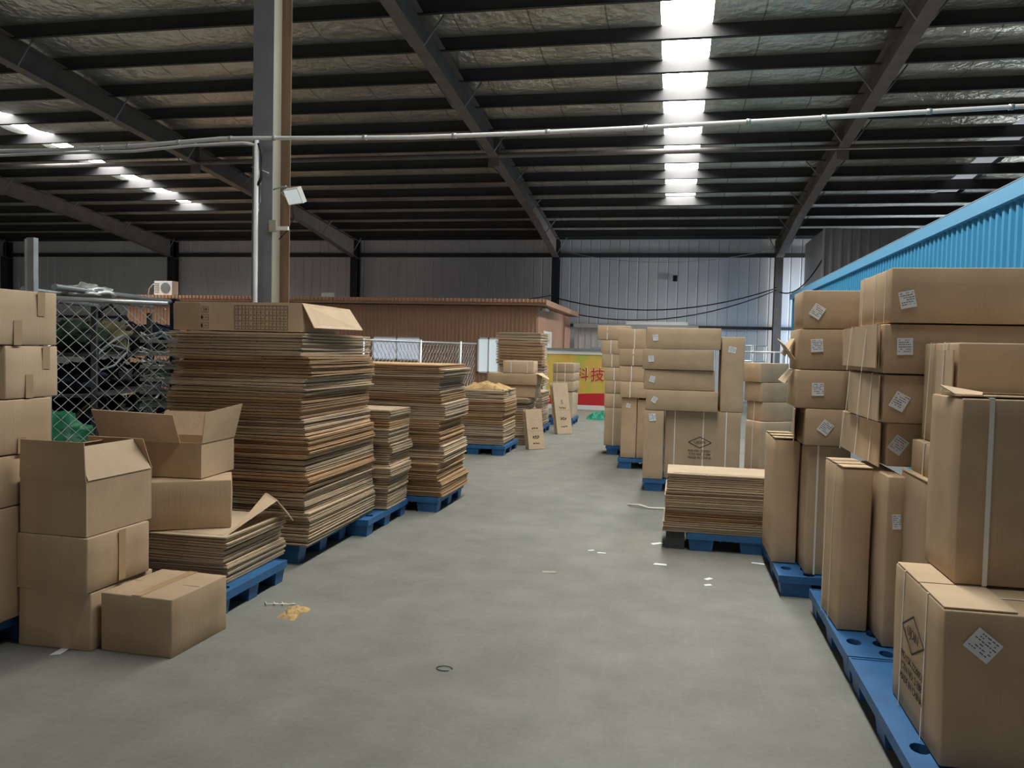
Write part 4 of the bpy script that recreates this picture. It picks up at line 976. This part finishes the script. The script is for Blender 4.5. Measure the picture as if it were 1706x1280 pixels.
# things in the cage: rack with dark bundles
r = empty('storage_rack', (-5.52, 6.9, 0), R(17)); tag(r, 'dark steel storage rack loaded with dark bundles behind the chain-link fence', 'rack')
for x in (-.55, .55):
    for y in (-1.3, 0, 1.3): m = MB(); m.box(x - .02, x + .02, y - .02, y + .02, 0, 1.86); m.obj('upright', M_GIRT, r)
for z in (.35, .78, 1.12, 1.45): m = MB(); m.box(-.57, .57, -1.32, 1.32, z, z + .02); m.obj('shelf', M_GIRT, r)
def blob(name, loc, s, seed, m_, label, cat='bundle', group=None, rz=0):
    k = MB(); nu, nv = 30, 18
    for j in range(nv + 1):
        for i in range(nu):
            th = 2 * math.pi * i / nu; ph = math.pi * j / nv; p = Vector((math.sin(ph) * math.cos(th), math.sin(ph) * math.sin(th), math.cos(ph)))
            f = .92 + .35 * noise.noise(p * 2.2 + Vector((seed, 0, 0))) + .30 * noise.noise(p * 5 + Vector((0, seed, 0))) + .12 * abs(noise.noise(p * 11 + Vector((seed, seed, 0))))
            k.v.append((p.x * s[0] * f, p.y * s[1] * f, max(0, p.z * f * .5 + .5) * s[2] * 2 * .5 * 1.0))
    for j in range(nv):
        for i in range(nu): k.f.append([j * nu + i, (j + 1) * nu + i, (j + 1) * nu + (i + 1) % nu, j * nu + (i + 1) % nu]); k.sm.append(True)
    o = k.obj(name, m_, None, loc, rz); tag(o, label, cat, group); return o
rr = random.Random(5); c17, s17 = math.cos(R(17)), math.sin(R(17))
for zi, (z, hh) in enumerate(((.376, .34), (.806, .28), (1.146, .27), (1.476, .33))):
    for k_ in range(4):
        for side in (0, 1):
            lx, ly = (.27 if side == 0 else -.25), -1.0 + k_ * .65 + rr.uniform(-.04, .04)
            X = -5.52 + c17 * lx - s17 * ly; Y = 6.9 + s17 * lx + c17 * ly
            mm = rr.choice((M_NAVY, M_BLACK, M_DKG, M_BLACK, M_NAVY)); 
            if (zi, k_, side) in ((3, 1, 0),): mm = M_OLIVE
            blob('cloth_bundle', (X, Y, z), (.215, .27, hh * rr.uniform(.75, .95)), rr.random() * 50, mm, 'dark lumpy bundle stored on the rack behind the chain-link fence' if mm is not M_OLIVE else 'olive cloth bundle on the top shelf of the fenced rack', 'bundle', None if mm is M_OLIVE else 'dark bundles in the cage')
# hoses over the bundles
for i in range(5):
    y0 = 5.75 + i * .45; x0 = -4.60 - i * .14; z = rr.choice((.9, 1.0, 1.3, 1.4, 1.2)); k = MB()
    pts = [(x0 + .015 * math.sin(a * 2.1), y0 + .22 * math.cos(a * .8), z + .13 * math.sin(a * .9) + .012 * a) for a in range(12)]
    k.tube(pts, .011, 6); tag(k.obj('hose', M_STEEL if i % 2 else M_BLACK), 'coiled hose hanging at the front of the fenced rack', 'hose', 'hoses on the fenced rack')
for i in range(26):
    k = MB(); lx = rr.uniform(.1, .5); ly = rr.uniform(-1.25, .9); z = rr.choice((.46, .9, 1.25, 1.62, 1.75)) + rr.uniform(-.06, .1)
    X = -5.52 + c17 * lx - s17 * ly; Y = 6.9 + s17 * lx + c17 * ly; a = rr.uniform(0, 6.28); L_ = rr.uniform(.2, .45)
    k.tube([(X - L_ * math.cos(a) * .5, Y - L_ * math.sin(a) * .5, z), (X, Y, z + rr.uniform(0, .12)), (X + L_ * math.cos(a) * .5, Y + L_ * math.sin(a) * .5, z - .04)], rr.uniform(.007, .014), 6)
    tag(k.obj('frame_tube', rr.choice((M_BLACK, M_STEEL, M_NAVY, M_BLACK))), 'bent dark frame tube sticking out among the bundles on the fenced rack', 'tube', 'loose tubes on the rack')
# green tarp
blob('green_tarp', (-4.66, 5.36, .62), (.40, .20, .42), 33.3, M_GREEN, 'crumpled green tarpaulin behind the open cartons at the fence', 'tarpaulin')
carton('dark carton carrying the green tarpaulin behind the fence', -5.08, 5.12, 0, .80, .46, .618)
# pipes on rack top
for i, (a, b) in enumerate((((-4.45, 4.9, 1.93), (-5.35, 7.6, 1.95)), ((-4.20, 4.9, 1.95), (-5.0, 7.4, 1.99)), ((-4.9, 5.1, 1.92), (-5.75, 7.3, 1.93)))):
    m = MB(); m.tube([a, b], .022, 8); tag(m.obj('steel_pipe', M_STEEL), 'blue-grey steel pipe laid along the top of the fenced cage', 'pipe', 'pipes on the cage')
m = MB(); m.box(-.035, .035, -.035, .035, 0, 2.02); tag(m.obj('dark_post', M_NAVY, None, (-4.98, 7.45, 0)), 'dark navy post at the far end of the chain-link panel', 'post')
blob('cloth_bundle', (-4.45, 5.55, 1.88), (.16, .22, .14), 9.2, M_GALV, 'pale cloth lump on top of the cage behind the far left column', 'bundle')
# shiny wire mesh bundles left of the tallest pile
for i in range(16):
    k = MB(); rn = random.Random(i); z = .047 + i * .105
    for q in range(4):
        pts = [(-4.27 + rn.uniform(-.04, .04) + .5 * t / 6, 5.95 + rn.uniform(-.05, .05), z + rn.uniform(-.035, .05)) for t in range(7)]
        k.tube(pts, .007, 5)
    k.box(-4.28, -3.74, 5.93, 6.5, z - .045, z - .02)
    tag(k.obj('wire_bundle', M_GALV), 'crinkled layer of galvanised wire mesh left of the tallest pile', 'wire mesh', 'layers of wire mesh')

# ------------------------------------------------------------------ litter on the floor
def paper(x, y, sx, sy, rz, label, mm=M_PAPER):
    k = MB(); k.poly([(-sx / 2, -sy / 2, 0), (sx / 2, -sy / 2 * .7, .002), (sx / 2 * .8, sy / 2, .003), (-sx / 2, sy / 2 * .9, 0)], (0, 0, 1), .001)
    tag(k.obj('paper_scrap', mm, None, (x, y, .001), R(rz)), label, 'litter')
paper(-.83, 5.72, .10, .05, 5, 'cream tape strip lying in the middle of the aisle', M_COLB)
paper(-.60, 6.44, .05, .03, 20, 'tiny white paper bit farthest in a line of three by the low right pile')
paper(-.51, 6.38, .07, .03, -10, 'white paper slip just right of the tiny bit in the aisle')
paper(-.09, 6.83, .10, .05, 30, 'white paper slip at the left foot of the low right pile')
paper(-.05, 6.16, .10, .05, -15, 'white paper slip before the left end of the low right pile')
paper(.29, 5.86, .06, .04, 40, 'small white scrap in front of the low right pile, farther of two')
paper(.28, 5.70, .05, .04, 10, 'small white scrap in front of the low right pile, nearer of two')
paper(.68, 6.40, .10, .03, -20, 'white slip at the corner of the open right pallet')
for i in range(3): 
    k = MB(); k.tube([(-2.42 + i * .05, 4.56 + i * .01, .006), (-2.38 + i * .05, 4.50 + i * .01, .012), (-2.33 + i * .05, 4.55 + i * .012, .006)], .004, 5)
    tag(k.obj('strap_piece', M_STRAP), 'cut piece of white strap on the floor by the low left pallet', 'litter', 'cut strap pieces')
k = MB(); k.tube([(-.42, 8.45, .01), (-.3, 8.36, .03), (-.2, 8.33, .01), (-.05, 8.30, .02), (.02, 8.28, .01)], .010, 6)
tag(k.obj('strap_piece', M_STRAP), 'long twisted white strap on the floor left of the low right pile', 'litter')
k = MB(); k.tube([(-1.07 + .04 * math.cos(a * .5), 3.84 + .03 * math.sin(a * .5), .004) for a in range(12)], .0022, 5)
tag(k.obj('wire_ring', M_BLACK), 'small dark wire loop on the floor in the foreground', 'litter')
paper(-3.02, 3.56, .05, .10, 5, 'white scrap at the foot of the left stack by the taped carton')
